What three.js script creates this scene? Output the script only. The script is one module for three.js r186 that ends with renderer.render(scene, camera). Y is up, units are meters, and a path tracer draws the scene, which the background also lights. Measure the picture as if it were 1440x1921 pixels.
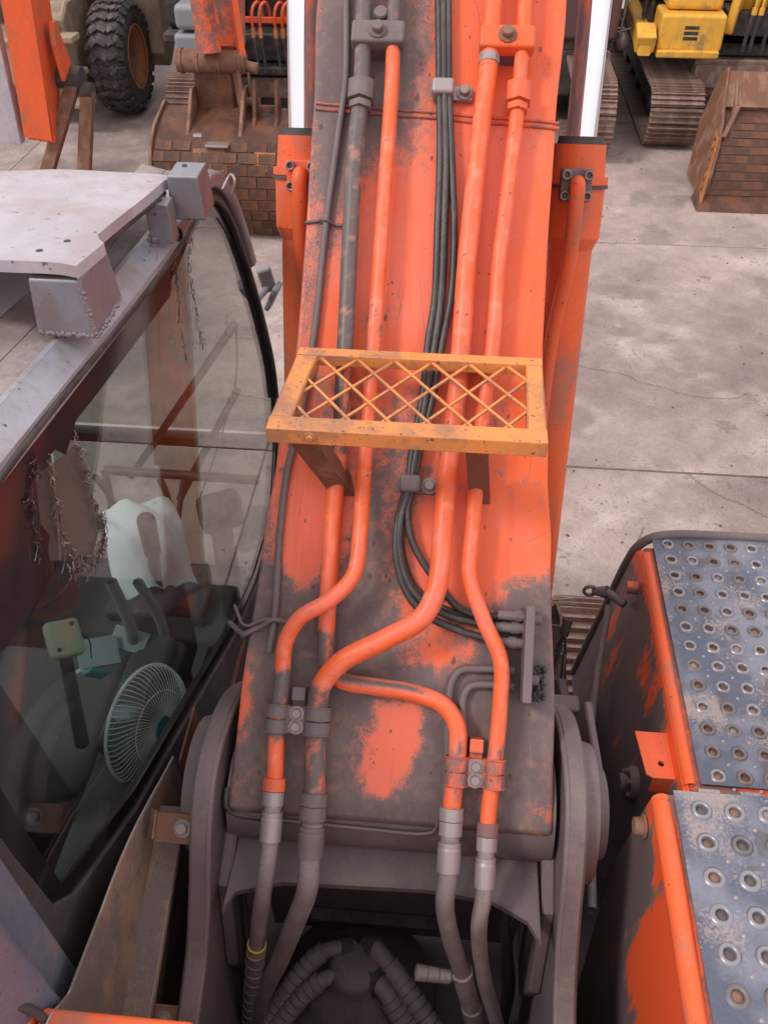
import * as THREE from 'three';
import { RoundedBoxGeometry } from 'three/addons/geometries/RoundedBoxGeometry.js';
import { mergeGeometries, mergeVertices, toCreasedNormals } from 'three/addons/utils/BufferGeometryUtils.js';

// ------------------------------------------------------------------ camera, sky, sun, exposure
const scene = new THREE.Scene();
const camera = new THREE.PerspectiveCamera(60.4, 767 / 1024, 0.05, 400);
camera.position.set(0, 3.8, 0);
camera.rotation.set(-42 * Math.PI / 180, 5 * Math.PI / 180, 0, 'YXZ');

const renderer = new THREE.WebGLRenderer({ antialias: true });
renderer.toneMapping = THREE.LinearToneMapping;
renderer.toneMappingExposure = 1.18;
renderer.shadowMap.enabled = true;

// ---- noise
let seed = 1234567;
const rnd = () => { seed = (seed * 1664525 + 1013904223) >>> 0; return seed / 4294967296; };
const rr = (a, b) => a + (b - a) * rnd();
const LAT = new Float32Array(65536); for (let i = 0; i < 65536; i++) LAT[i] = rnd();
const lat = (x, y) => LAT[((x & 255) + ((y & 255) << 8)) & 65535];
function vn(x, y, p = 256) {
  const xi = Math.floor(x), yi = Math.floor(y); let fx = x - xi, fy = y - yi;
  fx = fx * fx * (3 - 2 * fx); fy = fy * fy * (3 - 2 * fy);
  const m = (a) => ((a % p) + p) % p, x0 = m(xi), x1 = m(xi + 1), y0 = m(yi), y1 = m(yi + 1);
  const a = lat(x0, y0), b = lat(x1, y0), c = lat(x0, y1), d = lat(x1, y1);
  return a + (b - a) * fx + (c - a) * fy + (a - b - c + d) * fx * fy;
}
function fbm(x, y, o = 4, p = 256) { let s = 0, a = 0.5, t = 0; for (let i = 0; i < o; i++) { s += a * vn(x + i * 17, y + i * 31, p); t += a; x *= 2; y *= 2; p = Math.min(256, p * 2); a *= 0.5; } return s / t; }
const ss = (a, b, x) => { x = Math.min(1, Math.max(0, (x - a) / (b - a))); return x * x * (3 - 2 * x); };
const mix3 = (a, b, t) => [a[0] + (b[0] - a[0]) * t, a[1] + (b[1] - a[1]) * t, a[2] + (b[2] - a[2]) * t];
const toS = (c) => { c = Math.min(1, Math.max(0, c)); return Math.round(255 * (c <= 0.0031308 ? 12.92 * c : 1.055 * Math.pow(c, 1 / 2.4) - 0.055)); };

// ---- overcast sky (even, a little brighter overhead, soft cloud mottling)
{
  const W = 256, H = 128, d = new Float32Array(W * H * 4);
  for (let j = 0; j < H; j++) for (let i = 0; i < W; i++) {
    const el = (j + 0.5) / H * Math.PI - Math.PI / 2, az = i / W;
    const up = Math.max(0, Math.sin(el));
    const c = fbm(az * 8, (j / H) * 8, 4, 8) - 0.5;
    const L = (0.86 + 0.3 * up) * (1 + 0.22 * c);
    const k = (j * W + i) * 4; d[k] = L * 1.0; d[k + 1] = L * 0.955; d[k + 2] = L * 0.965; d[k + 3] = 1;
  }
  const sky = new THREE.DataTexture(d, W, H, THREE.RGBAFormat, THREE.FloatType);
  sky.mapping = THREE.EquirectangularReflectionMapping; sky.magFilter = THREE.LinearFilter; sky.minFilter = THREE.LinearFilter; sky.needsUpdate = true;
  scene.background = sky; scene.environment = sky;
}
const sun = new THREE.DirectionalLight(new THREE.Color().setRGB(1, 0.95, 0.9), 1.5);
sun.position.set(-8, 11, 0.5); sun.target.position.set(0, 0, -3.5); scene.add(sun, sun.target);
sun.castShadow = true; sun.shadow.radius = 22; sun.shadow.mapSize.set(2048, 2048);
Object.assign(sun.shadow.camera, { left: -14, right: 14, top: 14, bottom: -14, near: 0.5, far: 40 });

// ------------------------------------------------------------------ helpers
const V = (x, y, z) => new THREE.Vector3(x, y, z);
const UPV = V(0, 1, 0);
function boxUV(g) {
  g = g.index ? g.toNonIndexed() : g; if (!g.attributes.normal) g.computeVertexNormals();
  const p = g.attributes.position, n = g.attributes.normal, uv = new Float32Array(p.count * 2);
  for (let i = 0; i < p.count; i += 3) {
    let ax = 0, ay = 0, az = 0;
    for (let k = 0; k < 3; k++) { ax += n.getX(i + k); ay += n.getY(i + k); az += n.getZ(i + k); }
    ax = Math.abs(ax); ay = Math.abs(ay); az = Math.abs(az);
    for (let k = 0; k < 3; k++) {
      const X = p.getX(i + k), Y = p.getY(i + k), Z = p.getZ(i + k);
      const [u, v] = ay >= ax && ay >= az ? [X, Z] : ax >= az ? [Z, Y] : [X, Y];
      uv[(i + k) * 2] = u; uv[(i + k) * 2 + 1] = v;
    }
  }
  g.setAttribute('uv', new THREE.BufferAttribute(uv, 2)); return g;
}
const clean = (g) => { g = g.index ? g.toNonIndexed() : g.clone(); for (const k of Object.keys(g.attributes)) if (!['position', 'normal', 'uv'].includes(k)) g.deleteAttribute(k); if (!g.attributes.normal) g.computeVertexNormals(); if (!g.attributes.uv) g.setAttribute('uv', new THREE.BufferAttribute(new Float32Array(g.attributes.position.count * 2), 2)); return g; };
const merge = (...gs) => mergeGeometries(gs.flat().map(clean));
const at = (g, x = 0, y = 0, z = 0) => g.translate(x, y, z);
const rot = (g, x = 0, y = 0, z = 0) => g.applyMatrix4(new THREE.Matrix4().makeRotationFromEuler(new THREE.Euler(x, y, z, 'YXZ')));
const rb = (w, h, d, r = 0.004, s = 2) => new RoundedBoxGeometry(w, h, d, s, Math.min(r, w * 0.49, h * 0.49, d * 0.49));
const bb = (x0, x1, y0, y1, z0, z1, r = 0.004) => at(rb(x1 - x0, y1 - y0, z1 - z0, r), (x0 + x1) / 2, (y0 + y1) / 2, (z0 + z1) / 2);
function cyl(a, b, r0, r1 = r0, n = 20, open = false) {          // a cylinder from a to b
  const d = b.clone().sub(a), L = d.length(), g = new THREE.CylinderGeometry(r1, r0, L, n, 1, open);
  g.applyQuaternion(new THREE.Quaternion().setFromUnitVectors(UPV, d.normalize())); return at(g, (a.x + b.x) / 2, (a.y + b.y) / 2, (a.z + b.z) / 2);
}
function bar(a, b, w, h, r = 0.003, upv = UPV) {                // a rectangular bar from a to b
  const z = b.clone().sub(a), L = z.length(); z.normalize();
  const x = upv.clone().cross(z); if (x.lengthSq() < 1e-6) x.set(1, 0, 0); x.normalize(); const y = z.clone().cross(x);
  return rb(w, h, L, r).applyMatrix4(new THREE.Matrix4().makeBasis(x, y, z).setPosition((a.x + b.x) / 2, (a.y + b.y) / 2, (a.z + b.z) / 2));
}
const spline = (pts, t = 0.5) => new THREE.CatmullRomCurve3(pts.map((p) => p.isVector3 ? p : V(...p)), false, 'centripetal', t);
function tube(pts, r, n = 80, k = 12) { const c = pts.getPoint ? pts : spline(pts); return new THREE.TubeGeometry(c, n, r, k, false); }
function lathe(prof, n = 28) { return new THREE.LatheGeometry(prof.map(([r, y]) => new THREE.Vector2(r, y)), n); }
function shp(pts, holes = []) { const s = new THREE.Shape(pts.map(([a, b]) => new THREE.Vector2(a, b))); for (const h of holes) s.holes.push(h.getPoints ? h : new THREE.Path(h.map(([a, b]) => new THREE.Vector2(a, b)))); return s; }
const MX = new THREE.Matrix4().makeBasis(V(0, 0, 1), V(0, 1, 0), V(-1, 0, 0));
// plate lying in a plane x = const, outline given as [z, y]; from x1 towards smaller x
function plateX(pts, x1, th, bevel = 0.003, holes = []) {
  const g = new THREE.ExtrudeGeometry(shp(pts, holes), { depth: th - 2 * bevel, bevelEnabled: bevel > 0, bevelThickness: bevel, bevelSize: bevel, bevelOffset: -bevel, bevelSegments: 1, curveSegments: 8 });
  g.translate(0, 0, bevel); g.applyMatrix4(MX); return at(g, x1, 0, 0);
}
const MY = new THREE.Matrix4().makeBasis(V(1, 0, 0), V(0, 0, -1), V(0, 1, 0));
// plate lying flat, outline given as [x, -z]; from y0 upward
function plateY(pts, y0, th, bevel = 0.003, holes = []) {
  const g = new THREE.ExtrudeGeometry(shp(pts, holes), { depth: th - 2 * bevel, bevelEnabled: bevel > 0, bevelThickness: bevel, bevelSize: bevel, bevelOffset: -bevel, bevelSegments: 1, curveSegments: 8 });
  g.translate(0, 0, bevel); g.applyMatrix4(MY); return at(g, 0, y0, 0);
}
function hex(r, h) { const g = new THREE.CylinderGeometry(r, r * 1.0, h, 6); return g; }
const boltGeo = boxUV(merge(at(hex(0.0125, 0.012), 0, 0.009, 0), at(new THREE.CylinderGeometry(0.0105, 0.0125, 0.003, 12), 0, 0.0165, 0), at(new THREE.CylinderGeometry(0.019, 0.019, 0.004, 16), 0, 0.002, 0)));

const usedNames = {};
function numbered(n) { const k = usedNames[n] = (usedNames[n] ?? -1) + 1; return k ? n + '_' + String(k).padStart(3, '0') : n; }
function thing(name, label, category, pos, group) {
  const o = new THREE.Group(); o.name = numbered(name); o.position.set(...pos); o.userData = { label, category }; if (group) o.userData.group = group; scene.add(o); return o;
}
const sh = (m) => { m.castShadow = m.receiveShadow = true; return m; };
// a part whose geometry is written in world coordinates, placed under its thing
function part(root, name, geo, mat, parent = root, uv = true) {
  geo = geo.clone ? geo : geo; if (uv) geo = boxUV(clean(geo)); geo.translate(-root.position.x, -root.position.y, -root.position.z);
  const m = sh(new THREE.Mesh(geo, mat)); m.name = name; parent.add(m); return m;
}
// a copy of a shared geometry, placed at a world position with an orientation
function piece(root, name, geo, mat, pos, q, parent = root) {
  const m = sh(new THREE.Mesh(geo, mat)); m.name = name; m.position.copy(pos).sub(root.position); if (q) m.quaternion.copy(q); parent.add(m); return m;
}
const qTo = (dir) => new THREE.Quaternion().setFromUnitVectors(UPV, dir.clone().normalize());

// ------------------------------------------------------------------ materials
function tile(n, metres, fn, bump) {
  const d = new Uint8Array(n * n * 4), b = bump ? new Uint8Array(n * n * 4) : null;
  for (let j = 0; j < n; j++) for (let i = 0; i < n; i++) {
    const [r, g, bl, h = 0.5] = fn(i / n, j / n), k = (j * n + i) * 4;
    d[k] = toS(r); d[k + 1] = toS(g); d[k + 2] = toS(bl); d[k + 3] = 255;
    if (b) { b[k] = b[k + 1] = b[k + 2] = Math.round(255 * Math.min(1, Math.max(0, h))); b[k + 3] = 255; }
  }
  const mk = (a, cs) => { const t = new THREE.DataTexture(a, n, n, THREE.RGBAFormat); t.wrapS = t.wrapT = THREE.RepeatWrapping; t.magFilter = THREE.LinearFilter; t.minFilter = THREE.LinearMipmapLinearFilter; t.generateMipmaps = true; if (cs) t.colorSpace = THREE.SRGBColorSpace; t.repeat.set(1 / metres, 1 / metres); t.needsUpdate = true; return t; };
  return { map: mk(d, true), bumpMap: b ? mk(b, false) : null };
}
function mat(t, roughness, o = {}) { const { bumpScale = 0.001, ...rest } = o; const p = { roughness, ...rest }; if (t.map) p.map = t.map; if (t.bumpMap) { p.bumpMap = t.bumpMap; p.bumpScale = bumpScale; } return new THREE.MeshPhysicalMaterial(p); }
const plain = (r, g, b, rough, o = {}) => new THREE.MeshPhysicalMaterial({ color: new THREE.Color().setRGB(r, g, b), roughness: rough, ...o });

const ORANGE = [0.80, 0.129, 0.040], GRIME = [0.145, 0.108, 0.112], MID = [0.42, 0.175, 0.13];
function painted(base, dirt, amt, chips, P = 8) {
  return (u, v) => {
    const a = fbm(u * P, v * P, 5, P), s = fbm(u * P * 2 + 40, v * P + 9, 4, P), w = vn(u * 256, v * 256), f = fbm(u * 64, v * 64, 3, 64);
    let c = mix3(base, base.map((q) => q * 0.86 + 0.012), ss(0.35, 0.7, s));
    const m = ss(1 - amt - 0.12, 1 - amt + 0.12, a * 0.75 + f * 0.18 + w * 0.12);
    c = mix3(c, dirt, m * 0.9);
    const ch = ss(chips, chips + 0.03, vn(u * 96 + 5, v * 96 + 11, 96) * 0.72 + vn(u * 192, v * 192, 192) * 0.28);
    c = mix3(c, [0.09, 0.05, 0.04], ch * 0.85);
    const g = 0.94 + 0.12 * w; return [c[0] * g, c[1] * g, c[2] * g, 0.5 + 0.3 * (f - 0.5) - 0.3 * ch + 0.08 * (w - 0.5)];
  };
}
const T = {
  orange: tile(512, 0.9, painted(ORANGE, [0.4, 0.15, 0.1], 0.33, 0.88), true),
  orangeDirty: tile(512, 0.8, painted(ORANGE, GRIME, 0.53, 0.88), true),
  grime: tile(512, 0.7, painted(GRIME, [0.17, 0.13, 0.12], 0.42, 0.93), true),
  step: tile(512, 0.6, painted([0.74, 0.27, 0.075], [0.36, 0.17, 0.095], 0.42, 0.82), true),
  yellow: tile(512, 1.4, painted([0.80, 0.43, 0.05], [0.35, 0.22, 0.1], 0.33, 0.9), true),
  silver: tile(512, 0.8, painted([0.27, 0.265, 0.305], [0.235, 0.19, 0.19], 0.48, 0.86), true),
  roofw: tile(512, 1.0, painted([0.46, 0.425, 0.47], [0.37, 0.305, 0.315], 0.46, 0.86), true),
  rail: tile(512, 0.7, painted([0.40, 0.41, 0.465], [0.33, 0.275, 0.26], 0.44, 0.86), true),
  cream: tile(512, 0.6, painted([0.36, 0.30, 0.295], [0.24, 0.18, 0.17], 0.47, 0.87), true),
  khaki: tile(512, 1.6, painted([0.36, 0.28, 0.19], [0.20, 0.155, 0.12], 0.45, 0.9), true),
  rust: tile(512, 0.8, painted([0.15, 0.062, 0.036], [0.08, 0.04, 0.029], 0.5, 0.9), true),
  brown: tile(512, 0.8, painted([0.185, 0.083, 0.05], [0.265, 0.15, 0.105], 0.42, 0.88), true),
  track: tile(512, 0.5, painted([0.20, 0.118, 0.095], [0.32, 0.215, 0.18], 0.45, 0.93), true),
  black: tile(256, 0.4, painted([0.03, 0.027, 0.028], [0.085, 0.07, 0.068], 0.45, 0.96), true),
  rubber: tile(256, 0.6, painted([0.045, 0.04, 0.041], [0.15, 0.115, 0.1], 0.38, 0.97), true),
  hose: tile(256, 0.3, painted([0.21, 0.175, 0.172], [0.28, 0.23, 0.215], 0.45, 0.96), true),
  bluegrey: tile(512, 0.6, painted([0.13, 0.14, 0.19], [0.22, 0.18, 0.175], 0.42, 0.86), true),
  fender: tile(512, 0.7, painted([0.175, 0.135, 0.13], [0.31, 0.195, 0.13], 0.47, 0.88), true),
  dark: tile(256, 0.8, painted([0.05, 0.041, 0.041], [0.10, 0.078, 0.07], 0.42, 0.96), true),
  ...Object.fromEntries([['plate', 0.055], ['plateB', 0.14]].map(([nm, dd]) => [nm, tile(1024, 0.9, (u, v) => {
    const a = fbm(u * 5, v * 5, 5, 5), b = fbm(u * 9 + 30, v * 9 + 3, 5, 9), w = vn(u * 256, v * 256), sc = vn(u * 210 + 3, v * 12, 256);
    let c = mix3([0.10, 0.112, 0.155], [0.215, 0.22, 0.27], ss(0.3, 0.7, b));
    c = mix3(c, [0.345, 0.275, 0.26], ss(0.5 + dd, 0.64 + dd, a + 0.12 * (w - 0.5)) * 0.85);
    c = mix3(c, [0.10, 0.08, 0.085], ss(0.66, 0.76, fbm(u * 14 + 7, v * 14, 4, 14)) * 0.6);
    c = mix3(c, [0.5, 0.47, 0.47], ss(0.86, 0.95, sc * 0.6 + w * 0.4) * 0.5);
    const g = 0.92 + 0.16 * w; return [c[0] * g, c[1] * g, c[2] * g, 0.5 + 0.3 * (b - 0.5) + 0.15 * (w - 0.5)];
  }, true)])),
};
const M = {
  orange: mat(T.orange, 0.38, { bumpScale: 0.0008, specularIntensity: 0.6 }), orangeDirty: mat(T.orangeDirty, 0.5, { bumpScale: 0.001, specularIntensity: 0.6 }), grime: mat(T.grime, 0.62, { bumpScale: 0.0015 }),
  step: mat(T.step, 0.5), yellow: mat(T.yellow, 0.4), silver: mat(T.silver, 0.36, { metalness: 0.5 }), bluegrey: mat(T.bluegrey, 0.4), fender: mat(T.fender, 0.6), roof: mat(T.roofw, 0.45), rail: mat(T.rail, 0.36, { metalness: 0.3 }), cream: mat(T.cream, 0.75), khaki: mat(T.khaki, 0.7),
  rust: mat(T.rust, 0.45, { bumpScale: 0.002, specularIntensity: 0.45 }), brown: mat(T.brown, 0.55, { bumpScale: 0.0015, specularIntensity: 0.5 }), track: mat(T.track, 0.55, { metalness: 0.25, bumpScale: 0.002 }),
  black: mat(T.black, 0.45), rubber: mat(T.rubber, 0.75, { bumpScale: 0.002 }), hose: mat(T.hose, 0.6), dark: mat(T.dark, 0.7, { bumpScale: 0.002 }), plate: mat(T.plate, 0.4, { metalness: 0.3, bumpScale: 0.0006 }), plateB: mat(T.plateB, 0.38, { metalness: 0.3, bumpScale: 0.0006 }), crater: plain(0.27, 0.265, 0.29, 0.35, { metalness: 0.45 }), craterB: plain(0.17, 0.15, 0.155, 0.5, { metalness: 0.3 }),
  chrome: plain(0.86, 0.88, 0.92, 0.07, { metalness: 1 }), steel: plain(0.27, 0.215, 0.21, 0.5, { metalness: 0.4 }), zinc: plain(0.33, 0.275, 0.27, 0.42, { metalness: 0.3 }), brass: plain(0.72, 0.48, 0.16, 0.4, { metalness: 0.6 }),
  glass: new THREE.MeshPhysicalMaterial({ color: new THREE.Color().setRGB(0.82, 0.865, 0.86), roughness: 0.015, transmission: 1, thickness: 0, ior: 1.5, side: THREE.DoubleSide }),
  tinted: new THREE.MeshPhysicalMaterial({ color: new THREE.Color().setRGB(0.64, 0.67, 0.65), roughness: 0.02, transmission: 1, thickness: 0, ior: 1.5, side: THREE.DoubleSide }),
  frit: plain(0.012, 0.011, 0.013, 0.12), film: plain(0.03, 0.018, 0.02, 0.1), residue: plain(0.15, 0.105, 0.10, 0.55, { side: THREE.DoubleSide }), residueB: plain(0.36, 0.29, 0.28, 0.5, { side: THREE.DoubleSide }),
  haze: new THREE.MeshPhysicalMaterial({ color: new THREE.Color().setRGB(0.66, 0.59, 0.57), roughness: 0.25, transmission: 0.95, thickness: 0, side: THREE.DoubleSide }),
  seat: plain(0.11, 0.10, 0.105, 0.85), inner: plain(0.10, 0.098, 0.10, 0.8), white: plain(0.62, 0.66, 0.66, 0.8), mint: plain(0.36, 0.41, 0.29, 0.55), teal: plain(0.05, 0.36, 0.34, 0.4), wire: plain(0.85, 0.9, 0.9, 0.35),
  fanBlade: new THREE.MeshPhysicalMaterial({ color: new THREE.Color().setRGB(0.24, 0.33, 0.32), roughness: 0.3, transmission: 0.3, thickness: 0 }), greyPaint: plain(0.25, 0.265, 0.29, 0.45), paper: plain(0.34, 0.40, 0.40, 0.8),
};

// ------------------------------------------------------------------ ground: concrete yard in cast slabs
{
  const N = 2048, METRES = 14;
  const cr = []; for (let k = 0; k < 26; k++) { let x = rnd(), y = rnd(), a = rr(0, 6.28); const p = [[x, y]]; for (let i = 0; i < 26; i++) { a += rr(-0.5, 0.5); x += Math.cos(a) * 0.004; y += Math.sin(a) * 0.004; p.push([x, y]); } cr.push(p); }
  const crack = new Float32Array(N * N);
  for (const p of cr) for (let i = 1; i < p.length; i++) for (let s = 0; s < 24; s++) {
    const t = s / 24, x = p[i - 1][0] + (p[i][0] - p[i - 1][0]) * t, y = p[i - 1][1] + (p[i][1] - p[i - 1][1]) * t;
    const xi = ((Math.round(x * N + rr(-0.4, 0.4)) % N) + N) % N, yi = ((Math.round(y * N + rr(-0.4, 0.4)) % N) + N) % N; crack[yi * N + xi] = 0.8;
  }
  const spots = new Float32Array(N * N);
  for (let k = 0; k < 900; k++) {
    const cx = rnd() * N, cy = rnd() * N, big = rnd() < 0.12, r = big ? rr(5, 13) : rr(1.2, 4), st = rr(0.25, 0.75), e = rr(0.5, 1.6);
    for (let y = -18; y <= 18; y++) for (let x = -18; x <= 18; x++) {
      const q = Math.hypot(x * e, y / e) / r + (vn((cx + x) * 0.25, (cy + y) * 0.25) - 0.5) * 0.9; if (q < 1) { const i = ((Math.floor(cy + y) + N) % N) * N + (Math.floor(cx + x) + N) % N; spots[i] = Math.max(spots[i], st * Math.min(1, (1 - q) * 3)); }
    }
  }
  const t = tile(N, METRES, (u, v) => {
    const a = fbm(u * 7, v * 7, 6, 7), b = fbm(u * 18 + 20, v * 18 + 5, 5, 18), c2 = fbm(u * 42 + 3, v * 42 + 8, 4, 42), w = LAT[(Math.floor(u * N) * 7919 + Math.floor(v * N) * 104729) & 65535], g1 = vn(u * 700, v * 700, 256);
    const st = fbm(u * 3 + 60, v * 21 + 2, 4, 3);
    let c = mix3([0.205, 0.156, 0.15], [0.385, 0.297, 0.272], ss(0.28, 0.68, a * 0.55 + b * 0.45));
    c = mix3(c, [0.46, 0.375, 0.345], ss(0.55, 0.72, c2 * 0.6 + b * 0.4) * 0.6);
    c = mix3(c, [0.225, 0.18, 0.19], ss(0.52, 0.66, st * 0.6 + a * 0.4) * 0.6);
    c = mix3(c, [0.19, 0.15, 0.145], ss(0.62, 0.74, fbm(u * 28 + 11, v * 28, 5, 28)) * 0.6);
    const k = Math.floor(v * N) * N + Math.floor(u * N);
    c = mix3(c, [0.12, 0.095, 0.09], Math.min(1, crack[k] * 0.75 + spots[k] * 0.75));
    const mot = fbm(u * 110 + 5, v * 110 + 2, 4, 110), mo = 0.78 + 0.44 * mot; c = c.map((q) => q * mo); const pit = ss(0.72, 0.8, g1 * 0.6 + c2 * 0.4); c = mix3(c, [0.16, 0.12, 0.115], pit * 0.55);
    const g = 0.80 + 0.26 * w + 0.14 * g1; return [c[0] * g, c[1] * g, c[2] * g, 0.35 + 0.4 * b * c2 * 2 + 0.18 * w - 0.5 * crack[k] - 0.2 * spots[k]];
  }, true);
  const m = mat(t, 0.78, { bumpScale: 0.02 });
  const base = thing('yard_ground', 'pinkish grey concrete yard of large cast slabs', 'ground', [0, 0, 0]); base.userData.kind = 'structure';
  part(base, 'subgrade', bb(-150, 150, -0.6, -0.05, -150, 150, 0), mat(T.grime, 0.9));
  const zs = [6.0, 2.29, -1.24, -4.78, -8.32, -11.86, -15.4, -18.94, -22.5, -26, -60], xs = [-60, -15.1, -10.1, -5.1, -0.1, 4.9, 9.9, 14.9, 60];
  for (let i = 0; i + 1 < xs.length; i++) for (let j = 0; j + 1 < zs.length; j++) {
    const x0 = xs[i] + 0.006, x1 = xs[i + 1] - 0.006, z1 = zs[j] - 0.008, z0 = zs[j + 1] + 0.008, top = rr(-0.006, 0);
    const g = boxUV(clean(at(new THREE.BoxGeometry(x1 - x0, 0.3, z1 - z0), (x0 + x1) / 2, top - 0.15, (z0 + z1) / 2)));
    const uv = g.attributes.uv, ox = rr(0, 14), oy = rr(0, 14); for (let k = 0; k < uv.count; k++) uv.setXY(k, uv.getX(k) + ox, uv.getY(k) + oy);
    part(base, 'concrete_slab', g, m, base, false);
  }
  const peb = new THREE.InstancedMesh(new THREE.IcosahedronGeometry(1, 0), M.grime, 260); peb.name = 'grit'; peb.userData = { kind: 'stuff', label: 'small stones and scraps scattered over the concrete', category: 'grit' };
  const q = new THREE.Quaternion(), mm = new THREE.Matrix4();
  for (let i = 0; i < 260; i++) { const z = -2.5 - 14 * rnd(), x = rr(-0.5, 0.75) * Math.max(2, -z * 0.62), s = rr(0.003, 0.011); q.setFromEuler(new THREE.Euler(rnd() * 6, rnd() * 6, rnd() * 6)); peb.setMatrixAt(i, mm.compose(V(x, s * 0.3, z), q, V(s * rr(0.7, 1.8), s * 0.6, s))); }
  sh(peb); scene.add(peb);
}

// ------------------------------------------------------------------ the excavator we stand on
const ex = thing('crawler_excavator', 'orange excavator seen from its rear deck, boom raised, oil grime over the boom foot', 'excavator', [-0.075, 0, -1.1]);
const E40 = 40 * Math.PI / 180, BM = new THREE.Matrix4().makeRotationX(E40).setPosition(-0.075, 2.052, -1.0);
const bl = (x, u, v = 0) => V(x, v, -u).applyMatrix4(BM);               // boom coordinates: across, along, above the top plate
const BN = V(0, Math.cos(E40), Math.sin(E40)), BA = V(0, Math.sin(E40), -Math.cos(E40));
const BQ = new THREE.Quaternion().setFromRotationMatrix(BM);
const inBoom = (g) => g.applyMatrix4(BM);                               // geometry in boom axes (x, above, -along)
const BLOBS = [[-0.241,1.825,0.099,0.205,1.0],[-0.249,1.583,0.072,0.184,0.9],[-0.16,1.76,0.105,0.2,1.0],[-0.043,1.83,0.053,0.219,0.75],[-0.098,1.56,0.065,0.084,0.7],[-0.255,1.321,0.051,0.164,0.75],[-0.213,1.445,0.058,0.083,0.6],[-0.273,1.132,0.039,0.16,0.55],[-0.123,1.086,0.075,0.053,0.35],[-0.278,0.962,0.038,0.077,0.5],[-0.11,0.881,0.10,0.10,0.55],[-0.223,0.9,0.05,0.077,0.5],[-0.05,0.758,0.05,0.08,0.55],[-0.185,0.737,0.049,0.075,0.5],[-0.318,0.617,0.043,0.15,0.75],[-0.082,0.668,0.037,0.075,0.8],[0.025,0.712,0.031,0.074,0.4],[-0.232,0.391,0.073,0.108,0.6],[-0.317,0.386,0.055,0.193,0.95],[-0.083,0.509,0.048,0.134,0.8],[-0.133,0.362,0.12,0.13,0.8],[-0.071,0.342,0.07,0.12,0.5],[-0.018,0.537,0.026,0.184,0.55],[0.303,0.45,0.07,0.071,0.9],[0.278,0.331,0.07,0.141,1.0],[0.211,0.385,0.047,0.047,0.4],[0.185,0.209,0.151,0.138,1.0],[0.26,0.089,0.126,0.148,1.1],[-0.215,0.18,0.166,0.152,1.0],[-0.274,0.038,0.141,0.126,1.0],[0.064,0.27,0.071,0.029,0.5],[-0.122,0.222,0.094,0.07,0.8],[-0.086,0.052,0.093,0.137,0.6],[0.079,0.03,0.069,0.148,0.7],[-0.01,-0.044,0.434,0.045,1.0],[0.128,0.403,0.07,0.024,0.35],[0.011,0.174,0.03,0.026,-0.8],[-0.03,0.19,0.03,0.03,-0.6],[0.035,0.13,0.028,0.04,-0.8],[-0.012,0.115,0.036,0.03,-0.75],[0.012,0.085,0.03,0.03,-0.7],[-0.035,0.05,0.03,0.035,-0.6],[-0.01,0.02,0.022,0.022,-0.5],[0.03,0.18,0.02,0.02,-0.4],[-0.346,0.171,0.029,0.058,-0.7],[-0.347,0.247,0.03,0.047,-0.4],[0.061,0.316,0.106,0.026,-0.45],[-0.246,0.572,0.048,0.111,-0.8],[0.238,0.565,0.071,0.061,-0.5],[-0.325,0.70,0.03,0.1,-0.5],[-0.27,1.45,0.03,0.2,-0.35],[0.03,0.2,0.05,0.05,-0.4],[-0.03,0.1,0.05,0.08,-0.4],[0.05,0.45,0.05,0.06,-0.3],[-0.25,0.75,0.04,0.08,-0.3],[-0.03,1.0,0.04,0.08,-0.3]];
// where oil has spread over the boom (stains with ragged grainy outlines)
function oil(x, u) {
  let m = 0;
  for (const [cx, cu, rx, ru, s] of BLOBS) { const d = ((x - cx) / rx) ** 2 + ((u - cu) / ru) ** 2; if (d < 9) m += (s > 0 ? s * 0.84 : s) * Math.exp(-d * 0.9); }
  if (u > 2.05) m += 0.3;
  const n = fbm(x * 11 + 40, u * 7 + 40, 5) - 0.5, f = fbm(x * 70 + 90, u * 60 + 11, 3) - 0.5;
  return m + (n * 1.05 + f * 0.85) * (1 - 0.4 * ss(0.85, 1.05, u));
}
const WID = [[-0.3, 0.352], [0, 0.352], [0.17, 0.348], [0.56, 0.326], [0.75, 0.311], [1.05, 0.287], [1.25, 0.288], [1.6, 0.294], [1.9, 0.308], [3.1, 0.30]];
const halfW = (u) => { for (let i = 1; i < WID.length; i++) if (u <= WID[i][0]) { const [a, wa] = WID[i - 1], [b, wb] = WID[i]; return wa + (wb - wa) * ss(0, 1, (u - a) / (b - a)); } return 0.3; };
let boom, boomTop;
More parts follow.
